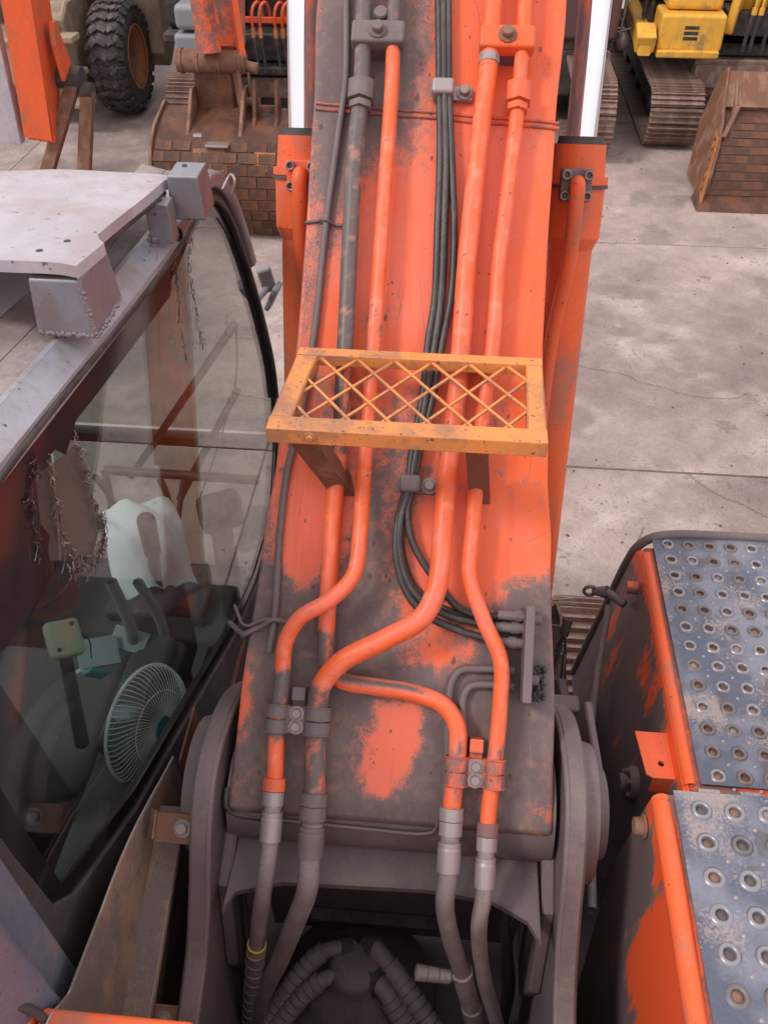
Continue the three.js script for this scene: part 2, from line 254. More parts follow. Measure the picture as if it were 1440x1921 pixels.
{
  // top plate: painted map in metres over the plate
  const NX = 768, NU = 2048, U0 = -0.12, U1 = 2.48, X0 = -0.375, X1 = 0.375;
  const scr = new Float32Array(NX * NU); // scratches and rub marks, mostly along the boom
  for (let s = 0; s < 260; s++) { let x = rnd() * NX, y = rnd() * NU; const a = rnd() < 0.7 ? Math.PI / 2 + rr(-0.25, 0.25) : rr(0, 6.28), L = rr(15, 150) * (rnd() < 0.15 ? 2 : 1), st = rr(0.35, 1) * (rnd() < 0.55 ? 1 : -1), dx = Math.cos(a), dy = Math.sin(a); for (let t = 0; t < L; t++) { x += dx + rr(-0.12, 0.12); y += dy; const xi = Math.round(x), yi = Math.round(y); if (xi < 0 || yi < 0 || xi >= NX || yi >= NU) break; if (rnd() < 0.85) scr[yi * NX + xi] = st * Math.sin(Math.PI * t / L); } }
  for (let s = 0; s < 190; s++) { const cx = rnd() * NX, cy = rnd() * NU, r0 = rr(0.7, 3.0) * (rnd() < 0.12 ? 2 : 1); for (let y = -8; y <= 8; y++) for (let x = -8; x <= 8; x++) { const q = Math.hypot(x, y * 0.75) / r0 + (vn(cx + x * 0.6, cy + y * 0.6) - 0.5) * 0.9, xi = Math.round(cx + x), yi = Math.round(cy + y); if (q < 1 && xi >= 0 && yi >= 0 && xi < NX && yi < NU) scr[yi * NX + xi] = 1; } }
  const d = new Uint8Array(NX * NU * 4), bd = new Uint8Array(NX * NU * 4), rd = new Uint8Array(NX * NU * 4);
  for (let j = 0; j < NU; j++) for (let i = 0; i < NX; i++) {
    const x = X0 + (i + 0.5) / NX * (X1 - X0), u = U0 + (j + 0.5) / NU * (U1 - U0);
    const w = LAT[(i * 7919 + j * 104729 + (i * j) % 977) & 65535], g2 = vn(x * 420, u * 420), o = oil(x, u);
    const m = ss(0.33, 0.80, o + (w - 0.5) * 0.46 + (g2 - 0.5) * 0.36), th = ss(0.08, 0.46, o + (w - 0.5) * 0.3);
    const s = fbm(x * 26, u * 3.2, 4), s2 = fbm(x * 6, u * 4 + 30, 5);
    let c = mix3(ORANGE, [0.82, 0.165, 0.092], ss(0.35, 0.7, s2)); c = mix3(c, [0.70, 0.085, 0.03], ss(0.55, 0.75, s) * 0.45);
    c = mix3(c, MID, th * 0.42);
    let gr = mix3(GRIME, [0.155, 0.122, 0.12], ss(0.35, 0.7, fbm(x * 16 + 8, u * 12, 5))); gr = mix3(gr, [0.26, 0.15, 0.12], ss(0.56, 0.7, fbm(x * 30, u * 30 + 6, 4)) * 0.55); gr = mix3(gr, [0.06, 0.046, 0.046], ss(0.9, 1.5, o) * 0.4);
    c = mix3(c, gr, m * 0.97);
    const chip = ss(0.90, 0.93, vn(x * 85 + 7, u * 85) * 0.75 + vn(x * 230, u * 230) * 0.25) * (1 - m); c = mix3(c, [0.10, 0.05, 0.045], chip * 0.9);
    const sv = scr[j * NX + i]; c = sv > 0 ? mix3(c, [0.085, 0.05, 0.046], sv * 0.8) : mix3(c, m > 0.5 ? [0.30, 0.22, 0.21] : [0.84, 0.27, 0.17], -sv * 0.6);
    const sp = w > 0.9985 ? 1 : 0; c = mix3(c, [0.5, 0.33, 0.29], sp * m * 0.8);
    const g = 0.95 + 0.08 * w, k = (j * NX + i) * 4; d[k] = toS(c[0] * g); d[k + 1] = toS(c[1] * g); d[k + 2] = toS(c[2] * g); d[k + 3] = 255;
    const h = 0.4 + 0.18 * m * (0.5 + g2 * 0.5 + (w - 0.5) * 0.5) + 0.12 * (s2 - 0.5) - 0.3 * chip; bd[k] = bd[k + 1] = bd[k + 2] = Math.round(255 * h); bd[k + 3] = 255;
    const ro = 0.36 + 0.26 * m + 0.05 * (w - 0.5); rd[k] = rd[k + 1] = rd[k + 2] = Math.round(255 * ro); rd[k + 3] = 255;
  }
  const mk = (a, cs) => { const t = new THREE.DataTexture(a, NX, NU, THREE.RGBAFormat); t.magFilter = THREE.LinearFilter; t.minFilter = THREE.LinearMipmapLinearFilter; t.generateMipmaps = true; if (cs) t.colorSpace = THREE.SRGBColorSpace; t.needsUpdate = true; return t; };
  const topMat = new THREE.MeshPhysicalMaterial({ map: mk(d, true), bumpMap: mk(bd, false), bumpScale: 0.002, roughnessMap: mk(rd, false), roughness: 1, specularIntensity: 0.65 });
  // boom body: closed loft, top just under the plate
  const us = []; for (let u = -0.02; u <= 2.46; u += 0.062) us.push(u);
  const P = [], I = [], hgt = (u) => 0.26 + 0.26 * ss(-0.05, 1.6, u);
  us.forEach((u) => { const w = halfW(u) - 0.006, h = hgt(u); P.push([-w, -0.012, -u], [w, -0.012, -u], [w, -h, -u], [-w, -h, -u]); });
  for (let i = 0; i + 1 < us.length; i++) for (let k = 0; k < 4; k++) { const a = i * 4 + k, b = i * 4 + (k + 1) % 4, c = a + 4, e = b + 4; I.push(a, b, e, a, e, c); }
  const L = (us.length - 1) * 4; I.push(0, 2, 1, 0, 3, 2, L, L + 1, L + 2, L, L + 2, L + 3);
  let g = new THREE.BufferGeometry(); g.setAttribute('position', new THREE.Float32BufferAttribute(P.flat(), 3)); g.setIndex(I); g = g.toNonIndexed(); g.computeVertexNormals();
  boom = part(ex, 'boom', inBoom(g), M.orangeDirty);
  // top plate with a rounded foot and eased edges
  const up = []; for (let u = -0.035; u <= 2.4605; u += 0.0312) up.push(u);
  const across = [-1, -0.992, -0.97, -0.5, 0, 0.5, 0.97, 0.992, 1];
  const TP = [], TU = [], TI = [];
  const row = (u, dv, wEx = 0) => { const w = halfW(u) + wEx; across.forEach((a, i) => { const e = (i === 0 || i === 8) ? -0.005 : (i === 1 || i === 7) ? -0.0012 : 0; const sag = 0.003 * (fbm(a * 2 + 5, u * 3, 2) - 0.5); TP.push(a * w, dv + e + sag * (1 - a * a), -u); TU.push((a * w - X0) / (X1 - X0), (u - U0) / (U1 - U0)); }); };
  row(-0.062, -0.05, -0.014); row(-0.059, -0.03, -0.012); row(-0.050, -0.011, -0.006); row(-0.043, -0.003, -0.002);
  up.forEach((u) => row(u, (u > 1.588 && u < 1.6125) ? 0.0035 : 0));
  const rows = TP.length / 27;
  for (let j = 0; j + 1 < rows; j++) for (let i = 0; i < 8; i++) { const a = j * 9 + i; TI.push(a, a + 1, a + 10, a, a + 10, a + 9); }
  const nb = TP.length / 3; for (let j = 0; j < rows; j++) for (const i of [0, 8]) { const k = (j * 9 + i) * 3; TP.push(TP[k], TP[k + 1] - 0.018, TP[k + 2]); TU.push(TU[(j * 9 + i) * 2], TU[(j * 9 + i) * 2 + 1]); }
  for (let j = 0; j + 1 < rows; j++) { const a = j * 9, b = a + 9, c = nb + j * 2, e = c + 2; TI.push(c, a, b, c, b, e); const a2 = j * 9 + 8, b2 = a2 + 9, c2 = nb + j * 2 + 1, e2 = c2 + 2; TI.push(a2, c2, e2, a2, e2, b2); }
  const tg = new THREE.BufferGeometry(); tg.setAttribute('position', new THREE.Float32BufferAttribute(TP, 3)); tg.setAttribute('uv', new THREE.Float32BufferAttribute(TU, 2)); tg.setIndex(TI); tg.computeVertexNormals();
  boomTop = part(ex, 'top_plate', inBoom(tg), topMat, boom, false);
  // raised weld bead where the foot casting meets the box, and the foot cover plate with its pale lip
  const bead = []; for (let i = 0; i <= 60; i++) { const t = i / 60; bead.push(bl(-0.288 + 0.59 * t, 1.617 - 0.033 * t + 0.0024 * (vn(i * 0.45, 3) - 0.5), 0.0015)); }
  part(ex, 'weld_bead', tube(bead, 0.0048, 160, 8), M.orangeDirty, boom);
  part(ex, 'weld_bead', tube(bead.map((p) => p.clone().addScaledVector(BA, 0.014)), 0.0036, 160, 8), M.orangeDirty, boom);
  part(ex, 'foot_boss', cyl(bl(-0.36, -0.01, -0.125), bl(0.36, -0.01, -0.125), 0.118, 0.118, 40), M.grime, boom);
  part(ex, 'cover_lip', tube([bl(-0.24, -0.062, -0.012), bl(-0.05, -0.066, -0.012), bl(0.08, -0.066, -0.012), bl(0.1, -0.058, -0.01), bl(0.108, -0.02, 0.002), bl(0.112, 0.1, 0.003), bl(0.108, 0.235, 0.003)], 0.0042, 80, 8), M.grime, boom);
  part(ex, 'edge_gasket', tube([bl(-0.36, 0.0, -0.004), bl(-0.358, -0.04, -0.006), bl(-0.34, -0.058, -0.02), bl(-0.2, -0.064, -0.022)], 0.006, 40, 8), M.black, boom);
}
// pipe colours: paint, soiled where the oil has run over them
function paintTube(pts, r, soil, n = 480, k = 20) {
  const c = spline(pts), g = new THREE.TubeGeometry(c, n, r, k, false), p = g.attributes.position, col = new Float32Array(p.count * 3), inv = BM.clone().invert(), q = V(0, 0, 0);
  for (let i = 0; i < p.count; i++) {
    q.set(p.getX(i), p.getY(i), p.getZ(i)).applyMatrix4(inv); const u = -q.z, ring = i % (k + 1);
    let s = -0.25; for (const [u0, u1, a] of soil) s = Math.max(s, a * Math.min(ss(u0 - 0.02, u0 + 0.02, u), 1 - ss(u1 - 0.02, u1 + 0.02, u)));
    const nz = fbm(u * 26 + r * 900, ring * 0.55 + 20, 4) - 0.5, m = ss(0.3, 0.62, s + nz * 1.0 + (rnd() - 0.5) * 0.2);
    let cc = mix3(ORANGE, [0.82, 0.165, 0.092], ss(0.4, 0.7, fbm(u * 12, ring * 0.4 + 5, 3))); cc = mix3(cc, MID, ss(0.05, 0.45, s + nz * 0.9) * 0.4); cc = mix3(cc, [0.125, 0.1, 0.098], m);
    const spk = fbm(u * 130 + r * 700, ring * 0.9 + 7, 3); cc = mix3(cc, [0.30, 0.13, 0.09], ss(0.64, 0.76, spk) * 0.35); cc = mix3(cc, [0.86, 0.36, 0.25], ss(0.64, 0.76, fbm(u * 40 + r * 500, ring * 0.25 + 3, 3)) * 0.25);
    const chip = vn(u * 55 + r * 3000, ring * 0.7) * 0.8 + vn(u * 160, ring * 1.5 + 4) * 0.2 > 0.91; if (chip) cc = [0.10, 0.06, 0.055];
    col.set(cc, i * 3);
  }
  g.setAttribute('color', new THREE.BufferAttribute(col, 3)); return g;
}
const pipeBump = T.rubber.bumpMap.clone(); pipeBump.repeat.set(9, 0.5); pipeBump.needsUpdate = true;
const pipeMat = new THREE.MeshPhysicalMaterial({ vertexColors: true, roughness: 0.42, bumpMap: pipeBump, bumpScale: 0.0012, specularIntensity: 0.7 });
function boomPipe(pts, r, soil) {
  const P = pts.map(([x, u, v]) => bl(x, u, v)); const [x, , v] = pts[0]; P.unshift(bl(x, 2.4, v)); P[1] = bl(x, 2.15, v);
  const g = paintTube(P, r, soil); g.translate(-ex.position.x, -ex.position.y, -ex.position.z); const m = sh(new THREE.Mesh(g, pipeMat)); m.name = 'hydraulic_pipe'; ex.add(m); return m;
}
const PA = [[-0.187,1.96,0.05],[-0.183,1.875,0.05],[-0.177,1.734,0.05],[-0.174,1.616,0.05],[-0.177,1.459,0.05],[-0.172,1.22,0.05],[-0.166,1.015,0.05],[-0.162,0.816,0.045],[-0.165,0.666,0.035],[-0.165,0.514,0.03],[-0.161,0.337,0.03],[-0.155,0.285,0.03],[-0.122,0.252,0.03],[-0.051,0.243,0.03],[0.032,0.236,0.032],[0.102,0.215,0.04],[0.134,0.175,0.045],[0.139,0.109,0.05],[0.134,0.021,0.05],[0.133,-0.012,0.05]];
const PB = [[-0.112,1.962,0.05],[-0.11,1.876,0.05],[-0.102,1.666,0.05],[-0.101,1.395,0.05],[-0.1,1.069,0.05],[-0.1,0.816,0.055],[-0.102,0.694,0.06],[-0.099,0.573,0.07],[-0.107,0.478,0.08],[-0.152,0.423,0.085],[-0.216,0.379,0.08],[-0.244,0.325,0.07],[-0.247,0.239,0.055],[-0.252,0.159,0.05],[-0.247,0.05,0.05],[-0.246,0.014,0.05]];
const PC = [[0.128,1.967,0.05],[0.128,1.882,0.05],[0.126,1.742,0.05],[0.111,1.469,0.05],[0.1,1.206,0.05],[0.098,1.027,0.05],[0.091,0.827,0.055],[0.083,0.703,0.065],[0.081,0.583,0.075],[0.074,0.46,0.085],[0.046,0.396,0.09],[-0.031,0.345,0.09],[-0.119,0.292,0.085],[-0.16,0.235,0.07],[-0.166,0.165,0.05],[-0.16,0.03,0.05],[-0.159,-0.01,0.05]];
const PD = [[0.204,1.968,0.05],[0.204,1.883,0.05],[0.202,1.744,0.05],[0.199,1.627,0.05],[0.195,1.539,0.05],[0.184,1.366,0.05],[0.173,1.209,0.05],[0.17,1.031,0.05],[0.155,0.855,0.055],[0.148,0.708,0.06],[0.146,0.589,0.06],[0.144,0.495,0.06],[0.178,0.405,0.06],[0.22,0.317,0.06],[0.224,0.227,0.055],[0.218,0.093,0.05],[0.211,0.005,0.05],[0.21,-0.04,0.05]];
const pipeA = boomPipe(PA, 0.0195, [[0.95, 2.6, 0.95], [0.75, 0.95, 0.6], [0.24, 0.36, 0.62], [0.1, 0.14, 0.4], [-0.1, 0.05, 0.25]]);
const pipeB = boomPipe(PB, 0.0175, [[1.74, 2.6, 0.8], [0.18, 0.27, 0.75], [0.95, 1.1, 0.3], [0.12, 0.15, 0.5]]);
const pipeC = boomPipe(PC, 0.0225, [[-0.1, 0.24, 0.62], [0.75, 0.95, 0.2]]);
const pipeD = boomPipe(PD, 0.017, [[0.9, 1.02, 0.2], [0.1, 0.14, 0.35]]);
pipeA.userData.label = 'sooty dark pipe that crosses low under the others'; pipeC.userData.label = 'thickest orange pipe with a long bend';
const nutGeo = (r, h) => boxUV(clean(new THREE.CylinderGeometry(r, r, h, 6)));
function nutOn(pipe, x, u, v, r, h, m, dx = 0) { const dir = bl(x + dx, u + 0.1, v).sub(bl(x, u, v)); return piece(ex, 'union_nut', nutGeo(r, h), m, bl(x, u, v), qTo(dir), pipe); }
nutOn(pipeA, -0.174, 1.632, 0.05, 0.034, 0.048, M.grime); nutOn(pipeA, -0.173, 1.594, 0.05, 0.029, 0.016, M.grime); nutOn(pipeD, 0.199, 1.638, 0.05, 0.032, 0.048, M.orange); nutOn(pipeD, 0.197, 1.6, 0.05, 0.027, 0.016, M.orange);
// clamps
function clampBlock(xa, xb, u, rA, rB, m, bm) {
  const c = (xa + xb) / 2, g = inBoom(at(rb(Math.abs(xb - xa) + 0.055, 0.042, 0.058, 0.008, 3), c, 0.058, -u));
  const k = part(ex, 'pipe_clamp', g, m); part(ex, 'weld_pad', inBoom(at(rb(0.05, 0.04, 0.05), c, 0.018, -u)), M.grime, k);
  piece(ex, 'bolt', boltGeo, bm, bl(c, u, 0.079), qTo(BN), k).scale.setScalar(1.15); return k;
}
clampBlock(-0.178, -0.105, 1.775, 0, 0, M.grime, M.grime); clampBlock(0.127, 0.203, 1.77, 0, 0, M.orange, M.brown); clampBlock(-0.186, -0.111, 2.28, 0, 0, M.grime, M.grime); clampBlock(0.128, 0.204, 2.28, 0, 0, M.orange, M.brown);
piece(ex, 'bolt', boltGeo, M.grime, bl(-0.14, 1.835, 0.04), qTo(BN), boom).scale.setScalar(1.4);
{ const s = part(ex, 'pipe_stub', cyl(bl(0.126, 1.733, 0.05), bl(0.1255, 1.712, 0.05), 0.0245, 0.0245, 20), M.cream, pipeC); s.userData.label = 'worn pale band round the pipe below its clamp'; }
function saddle(xa, ra, xb, rb2, u, v, m) {
  const band = (x, r) => [0.0155, -0.0155].map((o) => at(new THREE.CylinderGeometry(r + 0.0065, r + 0.0065, 0.027, 20, 1, false).rotateX(Math.PI / 2), x, v, -u + o));
  const lip = (x, r) => [0.029, -0.029].map((o) => at(new THREE.TorusGeometry(r + 0.006, 0.0022, 8, 20), x, v, -u + o));
  const c = (xa + xb) / 2, g = merge(band(xa, ra), band(xb, rb2), lip(xa, ra), lip(xb, rb2), at(rb(Math.abs(xb - xa) - 0.02, 0.008, 0.058, 0.003), c, v + 0.006, -u), at(rb(0.03, 0.1, 0.03, 0.004), c, v - 0.04, -u - 0.055), at(rb(0.03, 0.012, 0.1, 0.004), c, v - 0.012, -u - 0.02));
  const k = part(ex, 'pipe_saddle', inBoom(g), m); for (const o of [0.014, -0.014]) piece(ex, 'bolt', boltGeo, M.steel, bl(c, u + o, v + 0.01), qTo(BN), k).scale.setScalar(0.85); return k;
}
saddle(-0.252, 0.0175, -0.165, 0.0225, 0.162, 0.05, M.grime); saddle(0.139, 0.0195, 0.2185, 0.017, 0.08, 0.05, M.orangeDirty);
// electric and pilot lines
function line(name, pts, r, m, extend = true, n = 160) { const P = pts.map(([x, u, v]) => bl(x, u, v)); if (extend) P.unshift(bl(pts[0][0] - 0.004, 2.4, pts[0][2])); return part(ex, name, tube(P, r, n, 10), m); }
line('cable', [[-0.234,1.962,0.012],[-0.232,1.903,0.012],[-0.219,1.689,0.012],[-0.226,1.548,0.012],[-0.238,1.315,0.012],[-0.245,1.05,0.012],[-0.264,0.818,0.012],[-0.281,0.717,0.012],[-0.287,0.568,0.012],[-0.283,0.376,0.012],[-0.29, 0.3, 0.01]], 0.0085, M.grime);
const H1 = [[-0.008,1.952,0.03],[-0.005,1.894,0.03],[0.011,1.662,0.03],[0.023,1.478,0.03],[0.027,1.317,0.03],[0.031,1.134,0.03],[0.022,1.03,0.03],[0.017,0.904,0.03],[0.001,0.766,0.03],[-0.003,0.698,0.03],[-0.019,0.619,0.03],[-0.02,0.534,0.03],[0.008,0.453,0.025],[0.05,0.409,0.02],[0.129,0.376,0.02],[0.225,0.357,0.03]];
const H2 = [[0.004,1.948,0.035],[0.007,1.891,0.035],[0.023,1.659,0.035],[0.037,1.475,0.035],[0.042,1.315,0.035],[0.045,1.132,0.035],[0.038,1.03,0.035],[0.026,0.903,0.035],[0.011,0.766,0.035],[0.003,0.698,0.035],[-0.014,0.618,0.035],[-0.011,0.535,0.03],[0.024,0.454,0.025],[0.091,0.412,0.02],[0.174,0.394,0.02],[0.23,0.389,0.03]];
const H3 = [[0.015,1.952,0.03],[0.019,1.895,0.03],[0.034,1.663,0.03],[0.051,1.478,0.03],[0.067,1.292,0.03],[0.068,1.135,0.03],[0.055,1.032,0.03],[0.041,0.905,0.03],[0.018,0.767,0.03],[0.01,0.699,0.03],[0.0,0.632,0.03],[0.017,0.561,0.025],[0.063,0.493,0.02],[0.126,0.426,0.02],[0.185,0.411,0.02],[0.235,0.416,0.03]];
line('pilot_hose', H1, 0.0085, M.black); line('pilot_hose', H2, 0.0085, M.black); line('pilot_hose', H3, 0.0085, M.black);
line('pilot_hose', H2.map(([x, u, v]) => [x + 0.003, u + 0.01, v - 0.014]), 0.008, M.black);
line('pilot_tube', [[0.254,0.298,0.03],[0.18,0.296,0.012],[0.136,0.289,0.012],[0.118,0.257,0.012],[0.119,0.125,0.012],[0.118,-0.03,0.012]], 0.009, M.grime, false, 60);
line('pilot_tube', [[0.255,0.264,0.03],[0.181,0.262,0.012],[0.16,0.256,0.012],[0.147,0.232,0.012],[0.150,0.161,0.012],[0.15,-0.03,0.012]], 0.009, M.grime, false, 60);
function hoseClip(x0, x1, u, v, bx, m) {
  const c = (x0 + x1) / 2, k = part(ex, 'hose_clip', inBoom(merge(at(rb(x1 - x0, 0.036, 0.04, 0.009, 3), c, v, -u), at(rb(bx - x0 + 0.02, 0.007, 0.036, 0.003), (x0 + bx) / 2 + 0.01, 0.012, -u), at(rb(0.04, 0.014, 0.036, 0.003), bx, 0.007, -u))), m);
  piece(ex, 'bolt', boltGeo, M.steel, bl(bx, u, 0.016), qTo(BN), k);
}
hoseClip(-0.008, 0.047, 1.66, 0.032, 0.072, M.zinc); hoseClip(-0.022, 0.026, 0.695, 0.031, 0.045, M.grime);
part(ex, 'cable_tie', merge(tube([bl(-0.29, 1.32, 0.004), bl(-0.26, 1.325, 0.006), bl(-0.238, 1.32, 0.022), bl(-0.215, 1.315, 0.008), bl(-0.18, 1.312, 0.02)], 0.004, 30, 6)), M.grime);
part(ex, 'tie_wire', merge(tube([bl(-0.24, 0.365, 0.01), bl(-0.283, 0.372, 0.024), bl(-0.31, 0.357, 0.012), bl(-0.35, 0.335, 0.008), bl(-0.358, 0.33, -0.05), bl(-0.41, 0.36, -0.1)], 0.0065, 50, 8), tube([bl(-0.285, 0.375, 0.02), bl(-0.31, 0.37, 0.016), bl(-0.348, 0.355, 0.006), bl(-0.39, 0.4, -0.05)], 0.004, 30, 6)), M.grime);
{ // manifold bar with three hose ends and grease-caked face
  const k = part(ex, 'junction_bar', inBoom(at(rb(0.02, 0.085, 0.205, 0.004), 0.277, 0.043, -0.335)), M.grime);
  for (const [u, x] of [[0.416, 0.252], [0.389, 0.247], [0.357, 0.242]]) part(ex, 'hose_end', merge(cyl(bl(x - 0.04, u, 0.03), bl(0.27, u, 0.032), 0.0105, 0.0115, 14), cyl(bl(x - 0.005, u, 0.03), bl(x + 0.012, u, 0.03), 0.0145, 0.0145, 6)), M.grime, k);
  const gl = []; for (let i = 0; i < 60; i++) { const s = rr(0.004, 0.012); gl.push(inBoom(at(new THREE.IcosahedronGeometry(s * 0.6, 0), 0.29 + rr(0, 0.03), rr(0, 0.03), -rr(0.235, 0.31)))); }
  const gg = part(ex, 'caked_grease', merge(gl), M.dark, k); gg.userData.kind = 'stuff';
  for (const u of [0.41, 0.28]) part(ex, 'stub_fitting', cyl(bl(0.287, u, 0.04), bl(0.305, u, 0.04), 0.012, 0.012, 6), M.grime, k);
}
{ // expanded-metal foot step welded to the boom
  const y = 2.76, x0 = -0.356, x1 = 0.199, zn = -1.377, zf = -1.686, w = 0.045;
  const s = part(ex, 'foot_step', bb(x0, x1, y - 0.036, y, zn - w, zn, 0.003), M.step);
  part(ex, 'step_frame_bar', bb(x0 + 0.018, x1 + 0.002, y - 0.03, y - 0.001, zf, zf + 0.03, 0.003), M.step, s);
  part(ex, 'step_frame_bar', plateY([[x0 + 0.001, -(zn - w)], [x0 + w, -(zn - w)], [x0 + w + 0.018, -(zf + 0.03)], [x0 + 0.018, -(zf + 0.03)]], y - 0.034, 0.032), M.step, s);
  part(ex, 'step_frame_bar', plateY([[x1 - w + 0.006, -(zn - w)], [x1 - 0.001, -(zn - w)], [x1 + 0.001, -(zf + 0.03)], [x1 - 0.034, -(zf + 0.03)]], y - 0.034, 0.032), M.step, s);
  const ax0 = x0 + w + 0.004, ax1 = x1 - w + 0.02, az0 = zf + 0.024, az1 = zn - w + 0.006, dx = 0.082, k = 0.75;
  const clip = (c, sgn) => { // x = c + sgn*k*(z-az0)
    let z0 = az0, z1 = az1; const X = (z) => c + sgn * k * (z - az0); const lim = (xx) => az0 + (xx - c) / (sgn * k);
    const a = lim(ax0), b = lim(ax1); z0 = Math.max(z0, Math.min(a, b)); z1 = Math.min(z1, Math.max(a, b)); return z1 - z0 > 0.02 ? [X(z0), z0, X(z1), z1] : null;
  };
  for (const sgn of [1, -1]) for (let i = -4; i < 12; i++) { const q = clip(ax0 + 0.02 + i * dx, sgn); if (q) part(ex, 'mesh_strand', merge(bar(V(q[0], y - 0.012 + sgn * 0.0015, q[1]), V(q[2], y - 0.012 + sgn * 0.0015, q[3]), 0.0068, 0.006, 0.002)), M.step, s); }
  part(ex, 'cross_angle', bb(x0 + 0.1, x1 - 0.13, y - 0.075, y - 0.05, zn - 0.06, zn - 0.052, 0.002), M.brown, s);
  for (const [xa, xb, uu] of [[-0.30, -0.225, 0.665], [0.062, 0.085, 0.665]]) { const top = V(xa, y - 0.037, zn - 0.03), foot = bl(xb + 0.075, uu, 0.0); part(ex, 'step_bracket', merge(bar(top, foot, 0.045, 0.006, 0.002, V(0, 0.3, 1)), bar(top.clone().add(V(0.02, 0, -0.03)), foot.clone().add(V(0.02, 0.01, -0.02)), 0.006, 0.05, 0.002, V(0, 0.3, 1)), bar(foot, bl(xb + 0.075, uu + 0.02, 0.004), 0.04, 0.02)), M.brown, s); }
  for (const xa of [-0.24, 0.06]) part(ex, 'step_stay', bar(V(xa, y - 0.03, zf + 0.015), bl(xa + 0.075, 0.98, 0), 0.035, 0.01, 0.002, V(0, 0, 1)), M.brown, s);
  piece(ex, 'bolt', boltGeo, M.step, V(-0.268, y - 0.016, zn), qTo(V(0, 0, 1)), s).scale.setScalar(0.6);
}
// boom lift cylinders either side
for (const sx of [-1, 1]) {
  const x = -0.075 + (sx > 0 ? 0.405 : -0.383), d = V(0, 0.945, -0.327).normalize(), g0 = V(x, 2.83, -2.55), p = (t) => g0.clone().addScaledVector(d, t), side = V(1, 0, 0), fr = V(0, 0.327, 0.945).normalize();
  const barrel = part(ex, 'boom_cylinder', merge(cyl(p(-1.42), p(-0.2), 0.066, 0.066, 32), cyl(p(-0.2), p(-0.165), 0.066, 0.082, 32), cyl(p(-0.165), p(-0.02), 0.082, 0.082, 32)), M.orange);
  part(ex, 'cylinder_head', merge(cyl(p(-0.02), p(0.0), 0.088, 0.088, 32), cyl(p(0.0), p(0.085), 0.078, 0.072, 32)), M.orange, barrel);
  part(ex, 'wiper_ring', cyl(p(0.085), p(0.105), 0.066, 0.062, 32), M.dark, barrel);
  part(ex, 'seam_ring', cyl(p(-0.03), p(-0.022), 0.0895, 0.0895, 32), M.dark, barrel);
  part(ex, 'chrome_rod', cyl(p(0.1), p(0.80), 0.0435, 0.0435, 40), M.chrome, barrel);
  const pb = p(-0.02).addScaledVector(fr, 0.085).addScaledVector(side, -sx * 0.012);
  part(ex, 'port_block', at(rb(0.085, 0.085, 0.05, 0.006).applyQuaternion(new THREE.Quaternion().setFromRotationMatrix(new THREE.Matrix4().makeBasis(side, d, side.clone().cross(d)))), pb.x, pb.y, pb.z), sx > 0 ? M.grime : M.orange, barrel);
  for (const a of [-1, 1]) for (const b of [-1, 1]) { const q = pb.clone().addScaledVector(side, a * 0.03).addScaledVector(d, b * 0.027).addScaledVector(fr, 0.025); piece(ex, 'cap_screw', screwGeo(), M.steel, q, qTo(fr), barrel); }
  part(ex, 'port_pipe', tube([pb.clone().addScaledVector(fr, 0.02), pb.clone().addScaledVector(fr, 0.055).addScaledVector(d, 0.005), pb.clone().addScaledVector(fr, 0.062).addScaledVector(d, -0.05), pb.clone().addScaledVector(fr, 0.04).addScaledVector(d, -0.2), pb.clone().addScaledVector(fr, 0.0).addScaledVector(d, -0.42).addScaledVector(side, -sx * 0.02), pb.clone().addScaledVector(fr, -0.02).addScaledVector(d, -0.9).addScaledVector(side, -sx * 0.03)], 0.021, 90, 16), M.orange, barrel);
  part(ex, 'rod_clevis', cyl(V(x - 0.06, p(0.82).y, p(0.82).z), V(x + 0.06, p(0.82).y, p(0.82).z), 0.085, 0.085, 24), M.orange, barrel);
  part(ex, 'cylinder_eye', cyl(V(x - 0.06, p(-1.42).y, p(-1.42).z), V(x + 0.06, p(-1.42).y, p(-1.42).z), 0.1, 0.1, 24), M.orangeDirty, barrel);
}
function screwGeo() { return screwGeo.g ??= boxUV(merge(lathe([[0.0001, 0.004], [0.0065, 0.004], [0.0072, 0.016], [0.0125, 0.017], [0.0135, 0.012], [0.0135, 0]], 16))); }
{ // beyond the frame: the boom's crown, going over towards the arm
  const x = -0.075, w = 0.29;
  part(ex, 'boom_crown', plateX([[-2.886, 3.63], [-3.22, 3.233], [-4.2, 3.75], [-5.6, 3.5], [-5.75, 3.75], [-4.3, 4.6], [-3.6, 4.25]], x + w, 2 * w, 0.006), M.orange);
}

